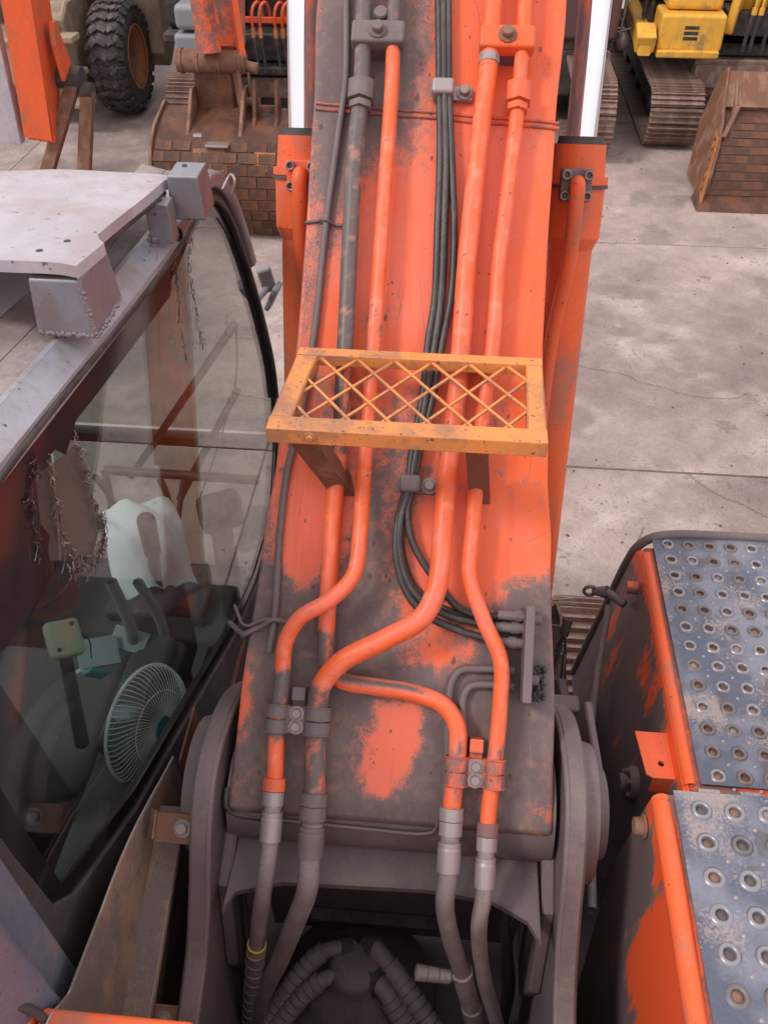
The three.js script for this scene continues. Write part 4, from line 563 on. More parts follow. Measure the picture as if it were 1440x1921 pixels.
// ------------------------------------------------------------------ operator's cab
{
  const XW = -0.66, XL = -1.66;
  const outer = [[-0.40, 1.08], [-0.40, 3.0], [-0.70, 3.0], [-0.97, 2.972], [-1.5, 2.917], [-1.914, 2.884], [-2.14, 2.895], [-2.27, 2.885], [-2.38, 2.81], [-2.47, 2.70], [-2.585, 2.51], [-2.70, 2.26], [-2.785, 2.0], [-2.80, 1.85], [-2.74, 1.6], [-2.62, 1.32], [-2.5, 1.08]];
  const pane = [[-0.66, 2.19], [-0.64, 2.4], [-0.60, 2.955], [-0.97, 2.957], [-1.5, 2.902], [-1.914, 2.866], [-2.13, 2.868], [-2.25, 2.852], [-2.36, 2.785], [-2.45, 2.68], [-2.565, 2.49], [-2.68, 2.25], [-2.768, 2.0], [-2.778, 1.85], [-2.72, 1.62], [-2.6, 1.46], [-2.45, 1.40], [-2.2, 1.42], [-1.85, 1.53], [-1.4, 1.745], [-1.0, 1.93], [-0.72, 2.11]];
  const clear = [[-0.705, 2.175], [-0.69, 2.4], [-0.68, 2.90], [-0.97, 2.90], [-1.5, 2.845], [-1.9, 2.812], [-2.05, 2.83], [-2.2, 2.832], [-2.33, 2.765], [-2.43, 2.66], [-2.545, 2.475], [-2.66, 2.24], [-2.748, 2.0], [-2.755, 1.86], [-2.69, 1.66], [-2.57, 1.52], [-2.44, 1.46], [-2.2, 1.475], [-1.85, 1.575], [-1.4, 1.785], [-1.02, 1.965], [-0.74, 2.15]];
  const cab = part(ex, 'cab_shell', plateX(outer, XW, 0.05, 0.004, [pane]), M.dark);
  part(ex, 'side_window', plateX(pane.map(([z, y]) => [z, y]), XW - 0.012, 0.005, 0), M.glass, cab, false);
  const fr = part(ex, 'window_border', plateX(pane.map(([z, y]) => [z * 0.999 + 0.0, y]), XW - 0.0085, 0.0025, 0, [clear]), M.frit, cab);
  part(ex, 'window_seal', tube(spline(pane.slice(2, 14).map(([z, y]) => V(XW + 0.002, y + 0.004, z))), 0.0085, 140, 8), M.black, cab);
  part(ex, 'trim_strip', tube([V(XW + 0.004, 2.975, -0.6), V(XW + 0.004, 2.962, -0.97), V(XW + 0.004, 2.907, -1.5), V(XW + 0.004, 2.871, -1.9)], 0.0028, 60, 6), M.cream, cab);
  // left, rear and front of the shell
  const leftPane = [[-0.55, 1.9], [-0.55, 2.85], [-1.9, 2.8], [-2.15, 2.78], [-2.4, 2.55], [-2.62, 2.1], [-2.62, 1.75], [-2.4, 1.5], [-1.3, 1.5], [-1.2, 1.9]];
  part(ex, 'cab_left_wall', plateX(outer, XL + 0.05, 0.05, 0.004, [leftPane]), M.inner, cab);
  part(ex, 'left_window', plateX(leftPane, XL + 0.03, 0.005, 0), M.glass, cab, false);
  part(ex, 'cab_rear_wall', merge(bb(XL + 0.052, XW - 0.052, 1.1, 2.0, -0.44, -0.40, 0.004), bb(XL + 0.052, XW - 0.052, 2.85, 2.98, -0.44, -0.40, 0.004)), M.inner, cab);
  part(ex, 'rear_window', bb(XL + 0.052, XW - 0.052, 2.002, 2.848, -0.424, -0.419, 0), M.glass, cab, false);
  part(ex, 'cab_floor', bb(XL + 0.052, XW - 0.052, 1.079, 1.14, -2.55, -0.442, 0.004), M.inner, cab);
  const strip = (pts, x0, x1, th) => { const n = pts.map(([z, y], i) => { const a = pts[Math.max(0, i - 1)], b = pts[Math.min(pts.length - 1, i + 1)], d = Math.hypot(b[0] - a[0], b[1] - a[1]); return [z + (b[1] - a[1]) / d * th, y - (b[0] - a[0]) / d * th]; }); return plateX([...pts, ...n.reverse()], x1, x1 - x0, 0); };
  const wsh = [[-2.30, 2.87], [-2.39, 2.79], [-2.48, 2.68], [-2.595, 2.49], [-2.71, 2.24], [-2.79, 2.0], [-2.803, 1.85], [-2.78, 1.68]];
  part(ex, 'windshield', strip(wsh, XL + 0.052, XW - 0.052, 0.005), M.tinted, cab, false);
  part(ex, 'lower_windshield', strip([[-2.755, 1.6], [-2.62, 1.3], [-2.54, 1.14]], XL + 0.052, XW - 0.052, 0.005), M.tinted, cab, false);
  part(ex, 'cross_bar', bb(XL + 0.052, XW - 0.052, 1.61, 1.665, -2.79, -2.74, 0.01), M.frit, cab);
  part(ex, 'wiper_arm', merge(bar(V(-0.76, 2.22, -2.70), V(-1.3, 1.45, -2.72), 0.03, 0.012, 0.003, V(0, 0, 1)), bar(V(-0.80, 1.9, -2.76), V(-1.1, 1.36, -2.70), 0.03, 0.012, 0.003, V(0, 0, 1)), tube([V(-0.76, 2.22, -2.7), V(-0.8, 1.95, -2.74), V(-0.92, 1.6, -2.72), V(-1.0, 1.4, -2.68)], 0.004, 30, 6)), M.black, cab);
  part(ex, 'front_handrail', merge(cyl(V(-1.38, 1.52, -2.68), V(-0.74, 1.51, -2.68), 0.02, 0.02, 12), cyl(V(-1.38, 1.52, -2.68), V(-1.32, 1.14, -2.5), 0.016, 0.016, 12), cyl(V(-1.05, 1.52, -2.68), V(-1.1, 1.2, -2.5), 0.012, 0.012, 12)), M.black, cab);
  // grey rear post with its slanting face
  part(ex, 'rear_post', merge(bar(V(-0.652, 1.6, -0.545), V(-0.652, 2.99, -0.50), 0.16, 0.03, 0.012, V(1, 0, 0)), bar(V(-0.640, 1.6, -0.50), V(-0.640, 2.98, -0.45), 0.1, 0.03, 0.012, V(1, 0, 0.4))), M.bluegrey, cab);
  part(ex, 'post_hose', tube([V(-0.70, 2.4, -0.40), V(-0.63, 2.25, -0.47), V(-0.6, 2.15, -0.47), V(-0.59, 2.05, -0.46)], 0.008, 30, 8), M.dark, cab);
  // roof: gutter rail, cream ledge, inner panel, raised sheet on three brackets
  const rail = [[-0.42, 3.0], [-0.70, 3.0], [-0.97, 2.975], [-1.5, 2.92], [-1.92, 2.885], [-2.12, 2.9], [-2.24, 2.893]];
  const bevelRail = (x0, dy0, x1, dy1, th, rl = rail) => { const P = [], I = [], rail = rl; rail.forEach(([z, y]) => { P.push(x0, y + dy0, z, x1, y + dy1, z, x1, y + dy1 - th, z, x0, y + dy0 - th, z); }); for (let i = 0; i + 1 < rail.length; i++) for (let k = 0; k < 4; k++) { const a = i * 4 + k, b = i * 4 + (k + 1) % 4; I.push(a, a + 4, b, b, a + 4, b + 4); } const e = (rail.length - 1) * 4; I.push(0, 1, 2, 0, 2, 3, e, e + 2, e + 1, e, e + 3, e + 2); let g = new THREE.BufferGeometry(); g.setAttribute('position', new THREE.Float32BufferAttribute(P, 3)); g.setIndex(I); g = g.toNonIndexed(); g.computeVertexNormals(); return g; };
  part(ex, 'roof_rail', bevelRail(XW + 0.004, 0.004, XW - 0.036, 0.04, 0.03), M.rail, cab);
  part(ex, 'roof_rail', bevelRail(XW - 0.036, 0.0405, XW - 0.046, 0.0415, 0.03), M.rail, cab);
  part(ex, 'gutter_ledge', bevelRail(XW - 0.047, 0.03, XW - 0.105, 0.036, 0.03), M.cream, cab);
  part(ex, 'gutter_ledge', bevelRail(XW - 0.1065, 0.037, XW - 0.1655, 0.05, 0.03), M.cream, cab);
  part(ex, 'roof_panel', bevelRail(XW - 0.167, 0.052, XL + 0.1, 0.062, 0.05, rail.slice(0, 5)), M.roof, cab);
  part(ex, 'roof_rib', bar(V(-0.90, 3.065, -0.45), V(-0.90, 3.03, -1.3), 0.07, 0.05, 0.015), M.roof, cab);
  // dented rain sheet
  { const nx = 40, nz = 30, P = [], I = [], top = (u, v) => { const xr = -0.630 - 0.028 * ss(0.2, 0.26, v), x = -1.72 + (xr + 1.72) * u, z = -1.315 - 0.655 * v; return V(x, 3.128 - 0.095 * v + 0.005 * Math.sin(u * 16 + 1) * ss(0.1, 0.4, 1 - u) + 0.004 * (fbm(u * 4 + 3, v * 3, 2) - 0.5) * 2 - 0.008 * ss(0.9, 1, v) - 0.006 * ss(0.965, 1, u), z); };
    for (let j = 0; j <= nz; j++) for (let i = 0; i <= nx; i++) { const p = top(i / nx, j / nz); P.push(p.x, p.y, p.z); }
    const n = P.length / 3; for (let k = 0; k < n; k++) P.push(P[k * 3], P[k * 3 + 1] - 0.022, P[k * 3 + 2]);
    for (let j = 0; j < nz; j++) for (let i = 0; i < nx; i++) { const a = j * (nx + 1) + i, b = a + 1, c = a + nx + 1, d = c + 1; I.push(a, b, d, a, d, c, n + a, n + d, n + b, n + a, n + c, n + d); }
    const rim = []; for (let i = 0; i < nx; i++) rim.push([i + 1, i]); for (let j = 0; j < nz; j++) rim.push([j * (nx + 1), (j + 1) * (nx + 1)]); for (let i = 0; i < nx; i++) rim.push([nz * (nx + 1) + i, nz * (nx + 1) + i + 1]); for (let j = 0; j < nz; j++) rim.push([(j + 1) * (nx + 1) + nx, j * (nx + 1) + nx]);
    for (const [a, b] of rim) I.push(a, b, n + b, a, n + b, n + a);
    let g = new THREE.BufferGeometry(); g.setAttribute('position', new THREE.Float32BufferAttribute(P, 3)); g.setIndex(I); g = toCreasedNormals(g, 0.6);
    const sheet = part(ex, 'rain_sheet', g, M.roof, cab);
    for (const [x, z] of [[-0.69, -1.43], [-0.715, -1.37]]) part(ex, 'rivet_hole', cyl(V(x, 3.100, z), V(x, top((x + 1.72) / 1.09, (-1.315 - z) / 0.655).y + 0.001, z), 0.0062, 0.0062, 14), M.dark, cab);
    part(ex, 'sheet_gasket', tube([V(-0.70, 3.075, -1.42), V(-0.675, 3.07, -1.5), V(-0.672, 3.04, -1.7), V(-0.67, 3.01, -1.9)], 0.014, 60, 8), M.black, cab);
  }
  const bk = (x0, x1, z0, z1, y0, y1, fl, m) => { const g = rb(1, 1, 1, 0.06, 3), p = g.attributes.position; for (let i = 0; i < p.count; i++) { const t = p.getY(i) + 0.5, k = (1 - t) * fl; const X = p.getX(i), Z = p.getZ(i); p.setXYZ(i, (x0 + x1) / 2 + X * (x1 - x0) + k * 0.6 * (x1 - x0) * Math.sign(X) * Math.min(1, Math.abs(X) * 2) * 0.5, y0 + t * (y1 - y0), (z0 + z1) / 2 + Z * (z1 - z0) + (Z > 0 ? k * 0.02 : -k * 0.03)); } g.computeVertexNormals(); return part(ex, 'roof_bracket', g, m, cab); };
  bk(-0.724, -0.632, -1.455, -1.318, 2.985, 3.096, 0.3, M.silver);
  part(ex, 'weld_bead', tube([V(-0.634, 3.115, -1.32), V(-0.630, 3.05, -1.315), V(-0.626, 2.995, -1.312)], 0.003, 30, 8), M.silver, cab);
  bk(-0.645, -0.575, -1.97, -1.885, 2.955, 3.055, 0.2, M.silver);
  bk(-0.685, -0.632, -1.868, -1.822, 2.925, 3.015, 0.0, M.silver);
  for (const [x, y, z, r] of [[-0.658, 3.015, -1.845, 0.008], [-0.62, 3.0555, -1.945, 0.006]]) part(ex, 'bolt_hole', cyl(V(x, y - 0.01, z), V(x, y + 0.0015, z), r, r, 14), M.dark, cab);
  // front corner skin under the far bracket
  part(ex, 'corner_skin', merge(tube(spline([V(-0.664, 2.905, -1.92), V(-0.66, 2.915, -2.12), V(-0.66, 2.905, -2.25), V(-0.66, 2.83, -2.385), V(-0.662, 2.71, -2.485), V(-0.664, 2.5, -2.605)]), 0.024, 80, 12)), M.silver, cab);
  part(ex, 'lamp_clip', tube([V(-0.61, 2.9, -2.2), V(-0.59, 2.93, -2.22), V(-0.575, 2.925, -2.2), V(-0.585, 2.89, -2.2)], 0.004, 20, 6), M.zinc, cab);
  part(ex, 'mirror_bracket', merge(at(rot(rb(0.05, 0.10, 0.03, 0.01), 0.2, 0.4, 0.2), -0.645, 2.37, -2.74), at(rot(rb(0.02, 0.12, 0.05, 0.006), 0.2, -0.3, -0.5), -0.63, 2.30, -2.75), cyl(V(-0.67, 2.33, -2.66), V(-0.64, 2.34, -2.75), 0.012, 0.012, 10)), M.greyPaint, cab);
  part(ex, 'lower_rib', merge(bar(V(-0.657, 1.42, -1.95), V(-0.657, 1.42, -1.2), 0.012, 0.02), bar(V(-0.657, 1.3, -1.95), V(-0.657, 1.3, -1.2), 0.012, 0.02)), M.brown, cab);
  // sun film, dark and torn, with curled scraps at its edges
  const xf = XW - 0.0075;
  const filmPts = [[-0.60, 2.954], [-0.956, 2.952], [-1.5, 2.897], [-1.9, 2.862], [-1.835, 2.79], [-1.6, 2.815], [-1.341, 2.846], [-1.24, 2.86], [-1.169, 2.835], [-1.14, 2.87], [-1.06, 2.88], [-1.02, 2.82], [-1.04, 2.76], [-0.997, 2.727], [-0.95, 2.70], [-0.827, 2.72], [-0.7, 2.78], [-0.62, 2.86]];
  part(ex, 'sun_film', plateX(filmPts, xf + 0.002, 0.0015, 0), M.film, cab);
  part(ex, 'film_haze', plateX([[-1.16, 2.84], [-1.06, 2.875], [-1.03, 2.80], [-1.02, 2.72], [-1.08, 2.66], [-1.16, 2.60], [-1.22, 2.62], [-1.215, 2.72], [-1.225, 2.82]], xf + 0.0005, 0.0008, 0), M.haze, cab);
  const scraps = []; const flake = (z, y, ang, L, w) => { const g = new THREE.BufferGeometry(), c = Math.cos(ang), s = Math.sin(ang), k = 5, P = [], I = []; for (let i = 0; i <= k; i++) { const t = i / k, cu = 0.003 * Math.sin(t * 3 + rr(-0.6, 0.6)) + rr(0, 0.0025), ww = w * (1 - 0.7 * t) * rr(0.6, 1.2); for (const q of [-1, 1]) P.push(xf + 0.003 + cu + (q > 0 ? rr(0, 0.003) : 0), y + s * L * t + c * ww * q, z + c * L * t - s * ww * q); } for (let i = 0; i < k; i++) { const a = i * 2; I.push(a, a + 1, a + 3, a, a + 3, a + 2); } g.setAttribute('position', new THREE.Float32BufferAttribute(P, 3)); g.setIndex(I); g.computeVertexNormals(); scraps.push(g); };
  const trail = (pts, n, spread) => { const c = spline(pts.map(([z, y]) => V(0, y, z))); for (let i = 0; i < n; i++) { const p = c.getPoint(rnd()), t = c.getTangent(rnd()); flake(p.z + rr(-spread, spread), p.y + rr(-spread, spread), Math.atan2(t.y, t.z) + rr(-0.5, 0.5) + (rnd() < 0.2 ? 1.3 : 0), rr(0.008, 0.032) * (rnd() < 0.1 ? 2 : 1), rr(0.0005, 0.0026)); } };
  trail([[-1.21, 2.85], [-1.215, 2.75], [-1.205, 2.69], [-1.225, 2.63], [-1.19, 2.59], [-1.12, 2.61], [-1.06, 2.655]], 230, 0.010); trail([[-1.225, 2.66], [-1.21, 2.60], [-1.15, 2.60]], 90, 0.011);
  trail([[-1.08, 2.90], [-1.03, 2.88], [-1.01, 2.82], [-0.99, 2.76]], 50, 0.010); trail([[-1.11, 2.88], [-1.085, 2.80], [-1.07, 2.72], [-1.10, 2.65]], 90, 0.009);
  trail([[-1.90, 2.93], [-1.885, 2.83], [-1.86, 2.73], [-1.85, 2.60]], 90, 0.006); trail([[-2.05, 2.85], [-1.985, 2.79], [-1.99, 2.68], [-1.985, 2.57]], 80, 0.006); trail([[-1.74, 2.98], [-1.80, 2.94]], 20, 0.008);
  const sc = part(ex, 'film_scraps', merge(scraps.filter((_, i) => i % 3)), M.residue, cab), sc2 = part(ex, 'film_scraps', merge(scraps.filter((_, i) => i % 3 === 0)), M.residueB, cab); for (const q of [sc, sc2]) { q.userData.kind = 'stuff'; q.userData.label = 'curled brown scraps of peeling window film'; }
  { const gs = []; const run = (a, b, n) => { for (let k = 0; k < n; k++) { const p = a.clone().lerp(b, k / n); gs.push(at(new THREE.IcosahedronGeometry(rr(0.003, 0.0055), 0), p.x + rr(-0.002, 0.002), p.y + rr(-0.002, 0.002), p.z)); } }; run(V(-0.626, 2.99, -1.46), V(-0.622, 2.99, -1.312), 30); run(V(-0.622, 2.99, -1.312), V(-0.728, 2.995, -1.312), 22); run(V(-0.634, 3.09, -1.318), V(-0.624, 2.995, -1.312), 24); part(ex, 'weld_spatter', merge(gs), M.silver, cab).userData.kind = 'stuff'; }
  // inside: seat, consoles, levers
  const seat = part(ex, 'seat_cushion', bb(-1.42, -0.95, 1.40, 1.56, -1.75, -1.22, 0.05), M.seat, cab);
  part(ex, 'seat_backrest', at(rot(rb(0.46, 0.7, 0.14, 0.05), 0.12, 0, 0), -1.19, 1.9, -1.12), M.seat, cab);
  part(ex, 'seat_base', bb(-1.36, -1.0, 1.14, 1.4, -1.66, -1.3, 0.01), M.inner, cab);
  for (const x of [-0.86, -1.52]) part(ex, 'side_console', merge(bb(x - 0.075, x + 0.075, 1.14, 1.62, -1.75, -0.95, 0.02), bb(x - 0.065, x + 0.065, 1.62, 1.69, -1.72, -1.3, 0.03)), M.inner, cab);
  part(ex, 'joystick', merge(cyl(V(-0.90, 1.69, -1.88), V(-0.905, 1.83, -1.92), 0.016, 0.02, 14), cyl(V(-0.905, 1.83, -1.92), V(-0.91, 1.95, -1.94), 0.026, 0.03, 16), at(new THREE.SphereGeometry(0.03, 16, 12), -0.91, 1.95, -1.94), bb(-0.97, -0.84, 1.3, 1.70, -1.98, -1.78, 0.03)), plain(0.10, 0.06, 0.065, 0.5), cab);
  part(ex, 'travel_lever', merge(tube([V(-1.02, 1.16, -2.3), V(-1.0, 1.5, -2.35), V(-0.98, 1.75, -2.3), V(-0.97, 1.85, -2.25)], 0.013, 30, 8), tube([V(-1.18, 1.16, -2.3), V(-1.2, 1.5, -2.35), V(-1.2, 1.75, -2.3), V(-1.2, 1.85, -2.25)], 0.013, 30, 8), bb(-1.3, -0.9, 1.14, 1.2, -2.42, -2.2, 0.02)), M.inner, cab);
  part(ex, 'monitor_pod', merge(at(rot(rb(0.16, 0.14, 0.09, 0.03), -0.2, 0.5, 0), -0.80, 1.66, -2.32), cyl(V(-0.80, 1.1, -2.3), V(-0.80, 1.6, -2.3), 0.05, 0.04, 14), at(new THREE.SphereGeometry(0.028, 16, 12), -0.79, 1.7, -2.27), at(new THREE.SphereGeometry(0.022, 16, 12), -0.84, 1.71, -2.27)), M.black, cab);
  part(ex, 'seat_belt', merge(tube([V(-0.95, 1.93, -1.7), V(-0.92, 1.75, -1.68), V(-0.915, 1.5, -1.62), V(-0.92, 1.3, -1.58)], 0.018, 40, 6), tube([V(-0.90, 1.87, -1.76), V(-0.86, 1.7, -1.76), V(-0.84, 1.5, -1.7), V(-0.84, 1.3, -1.65)], 0.016, 40, 6)), plain(0.24, 0.24, 0.235, 0.8), cab);
  part(ex, 'lock_lever', merge(cyl(V(-0.86, 1.72, -1.98), V(-0.855, 1.58, -1.95), 0.016, 0.014, 12), cyl(V(-0.855, 1.58, -1.95), V(-0.85, 1.42, -1.9), 0.010, 0.008, 10)), plain(0.42, 0.42, 0.33, 0.6), cab);
  part(ex, 'interior_lining', merge(bb(-0.80, -0.715, 1.14, 1.35, -1.95, -0.45, 0.01), bb(-1.6, -0.715, 1.14, 1.78, -0.80, -0.445, 0.03)), M.inner, cab);
}
// ------------------------------------------------------------------ loose things in the cab
{
  const f = thing('desk_fan', 'round desk fan with white wire guard and green blades inside the cab window', 'fan', [-0.80, 1.5, -1.40]);
  const c = V(-0.80, 1.675, -1.395), ax = V(0.95, 0.2, 0.28).normalize(), Q = qTo(ax), R = 0.168, put = (g) => at(g.applyQuaternion(Q), c.x, c.y, c.z);
  part(f, 'motor', put(lathe([[0.0001, -0.1], [0.04, -0.095], [0.05, -0.03], [0.035, -0.012], [0.0001, -0.012]], 24)), M.fanBlade);
  part(f, 'guard_rim', put(new THREE.TorusGeometry(R, 0.005, 8, 60).rotateX(Math.PI / 2)), M.wire);
  part(f, 'guard_ring', put(at(new THREE.TorusGeometry(R * 0.62, 0.0016, 6, 50).rotateX(Math.PI / 2), 0, 0.048, 0)), M.wire); part(f, 'guard_hub', put(at(new THREE.CylinderGeometry(0.032, 0.036, 0.008, 24), 0, 0.058, 0)), M.teal);
  for (let i = 0; i < 66; i++) { const a = i / 66 * Math.PI * 2, p = (r, y, o) => V(Math.cos(a + o) * r, y, Math.sin(a + o) * r); const g = tube([p(R, 0, 0), p(R * 0.96, 0.022, 0.03), p(R * 0.62, 0.048, 0.18), p(0.03, 0.058, 0.5)], 0.0013, 14, 5); part(f, 'guard_wire', put(g), M.wire); }
  for (let k = 0; k < 3; k++) { const s = new THREE.Shape(); s.moveTo(0.02, -0.02); s.quadraticCurveTo(0.08, -0.1, 0.14, -0.045); s.quadraticCurveTo(0.155, 0.03, 0.09, 0.06); s.quadraticCurveTo(0.04, 0.06, 0.02, 0.02); const g = new THREE.ExtrudeGeometry(s, { depth: 0.003, bevelEnabled: false }); g.rotateX(-Math.PI / 2); g.rotateX(0.35); g.rotateY(k * 2.094); part(f, 'fan_blade', put(g), M.fanBlade); }
  part(f, 'neck', merge(cyl(c.clone().addScaledVector(ax, -0.06), V(-0.88, 1.66, -1.44), 0.016, 0.02, 12)), M.fanBlade);
  const cl = thing('cloth', 'crumpled white cloth draped beside the joystick', 'cloth', [-0.93, 1.69, -1.98]);
  { const nx = 26, nz = 26, g = new THREE.PlaneGeometry(0.26, 0.34, nx, nz), p = g.attributes.position; for (let i = 0; i < p.count; i++) { const x = p.getX(i), y = p.getY(i), e = Math.hypot(x / 0.13, y / 0.17); p.setXYZ(i, x, 0.10 - 0.10 * ss(0.2, 1.3, e) + 0.022 * Math.sin(x * 50 + y * 18) * ss(0.1, 0.8, e) + 0.02 * (fbm(x * 20 + 4, y * 20 + 9, 3) - 0.5), -y); } g.computeVertexNormals(); rot(g, 0.35, 0.5, -0.25); at(g, -0.97, 1.76, -2.02); const m = part(cl, 'drape', g, new THREE.MeshPhysicalMaterial({ color: new THREE.Color().setRGB(0.78, 0.84, 0.84), roughness: 0.9, side: THREE.DoubleSide })); }
  const bx = thing('plastic_box', 'dusty pale green plastic switch box with two screws', 'box', [-0.93, 1.98, -1.35]);
  part(bx, 'case', at(rot(rb(0.085, 0.035, 0.095, 0.014, 3), 0.5, 0.5, -0.35), -0.905, 2.12, -1.325), M.mint); part(bx, 'post', cyl(V(-0.91, 2.1, -1.32), V(-0.95, 1.70, -1.3), 0.016, 0.02, 12), M.inner);
  for (const [a, b] of [[0.022, -0.03], [-0.022, 0.03]]) part(bx, 'screw', at(rot(at(new THREE.CylinderGeometry(0.0055, 0.0055, 0.004, 12), a, 0.018, b), 0.5, 0.5, -0.35), -0.905, 2.12, -1.325), M.dark);
  const tg = thing('teal_packet', 'small teal packet hanging on a thin cord below the green box', 'packet', [-0.92, 1.84, -1.43]);
  part(tg, 'packet', at(rot(rb(0.035, 0.075, 0.012, 0.005), 0.3, 0.5, 0.6), -0.915, 1.86, -1.42), M.teal); part(tg, 'cord', tube([V(-0.925, 1.9, -1.44), V(-0.92, 1.96, -1.45), V(-0.91, 2.05, -1.40)], 0.0018, 14, 5), M.dark); part(tg, 'cap', at(rot(rb(0.014, 0.04, 0.012, 0.003), 0.3, 0.5, 0.6), -0.945, 1.875, -1.41), M.white);
  const pp = thing('paper_pack', 'folded pale blue paper packs lying by the seat', 'paper', [-0.99, 1.66, -1.62]);
  part(pp, 'sheet', at(rot(rb(0.12, 0.01, 0.09, 0.003), 0.5, 0.4, -0.3), -1.0, 1.72, -1.6), M.paper); part(pp, 'sheet', at(rot(rb(0.11, 0.012, 0.07, 0.003), 0.35, -0.2, -0.2), -0.93, 1.70, -1.67), M.paper);
}

// ------------------------------------------------------------------ machines across the yard
// bucket: a curved shell of width W across x, profile [z, y] along the outside (seen from the camera), with brick-like wear pads
function bucketShell(root, parent, name, xc, W, prof, m, rowsFrom, rowsTo, padW, padH, mats, thick = 0.007) {
  const cz = prof.reduce((a, p) => a + p[0], 0) / prof.length, cy = prof.reduce((a, p) => a + p[1], 0) / prof.length;
  const c = new THREE.CatmullRomCurve3(prof.map(([z, y]) => V(0, y, z)), false, 'centripetal'), N = 40, out = [], inn = [];
  const nrm = (t) => { const a = c.getTangentAt(t); let n = V(0, a.z, -a.y); if (n.dot(V(0, c.getPointAt(t).y - cy, c.getPointAt(t).z - cz)) < 0) n.negate(); return n; };
  for (let i = 0; i <= N; i++) { const p = c.getPointAt(i / N), n = nrm(i / N); out.push([p.z, p.y]); inn.push([p.z - n.z * 0.03, p.y - n.y * 0.03]); }
  const shell = part(root, name, plateX([...out, ...inn.slice().reverse()], xc + W / 2, W, 0), m, parent);
  const len = c.getLength(), g = boxUV(clean(rb(padW * 0.96, thick, padH * 0.92, 0.003))); let row = 0;
  for (let s = rowsFrom; s < rowsTo; s += padH, row++) {
    const t = s / len, p = c.getPointAt(t), n = nrm(t), tg = c.getTangentAt(t), off = (row % 2) * padW * 0.5;
    const q = new THREE.Quaternion().setFromRotationMatrix(new THREE.Matrix4().makeBasis(V(1, 0, 0), n, V(1, 0, 0).cross(n)));
    for (let x = -W / 2 + padW * 0.5 - off; x < W / 2 + 0.01; x += padW) { const xx = Math.max(-W / 2 + padW * 0.3, Math.min(W / 2 - padW * 0.3, x)); piece(root, 'wear_pad', g, mats[Math.floor(rnd() * mats.length)], V(xc + xx + rr(-0.006, 0.006), p.y + n.y * rr(0.003, 0.008), p.z + n.z * 0.005), q.clone().multiply(new THREE.Quaternion().setFromAxisAngle(UPV, rr(-0.03, 0.03))), shell).scale.x = Math.abs(xx - x) > 0.01 ? 0.6 : rr(0.9, 1.02); }
  }
  return shell;
}
const rustB = M.rust.clone(); rustB.color.setRGB(1.1, 1.05, 1.0); const rustC = M.rust.clone(); rustC.color.setRGB(0.8, 0.75, 0.75); const yellowRust = M.brown.clone(); yellowRust.color.setRGB(1.7, 1.35, 0.6);
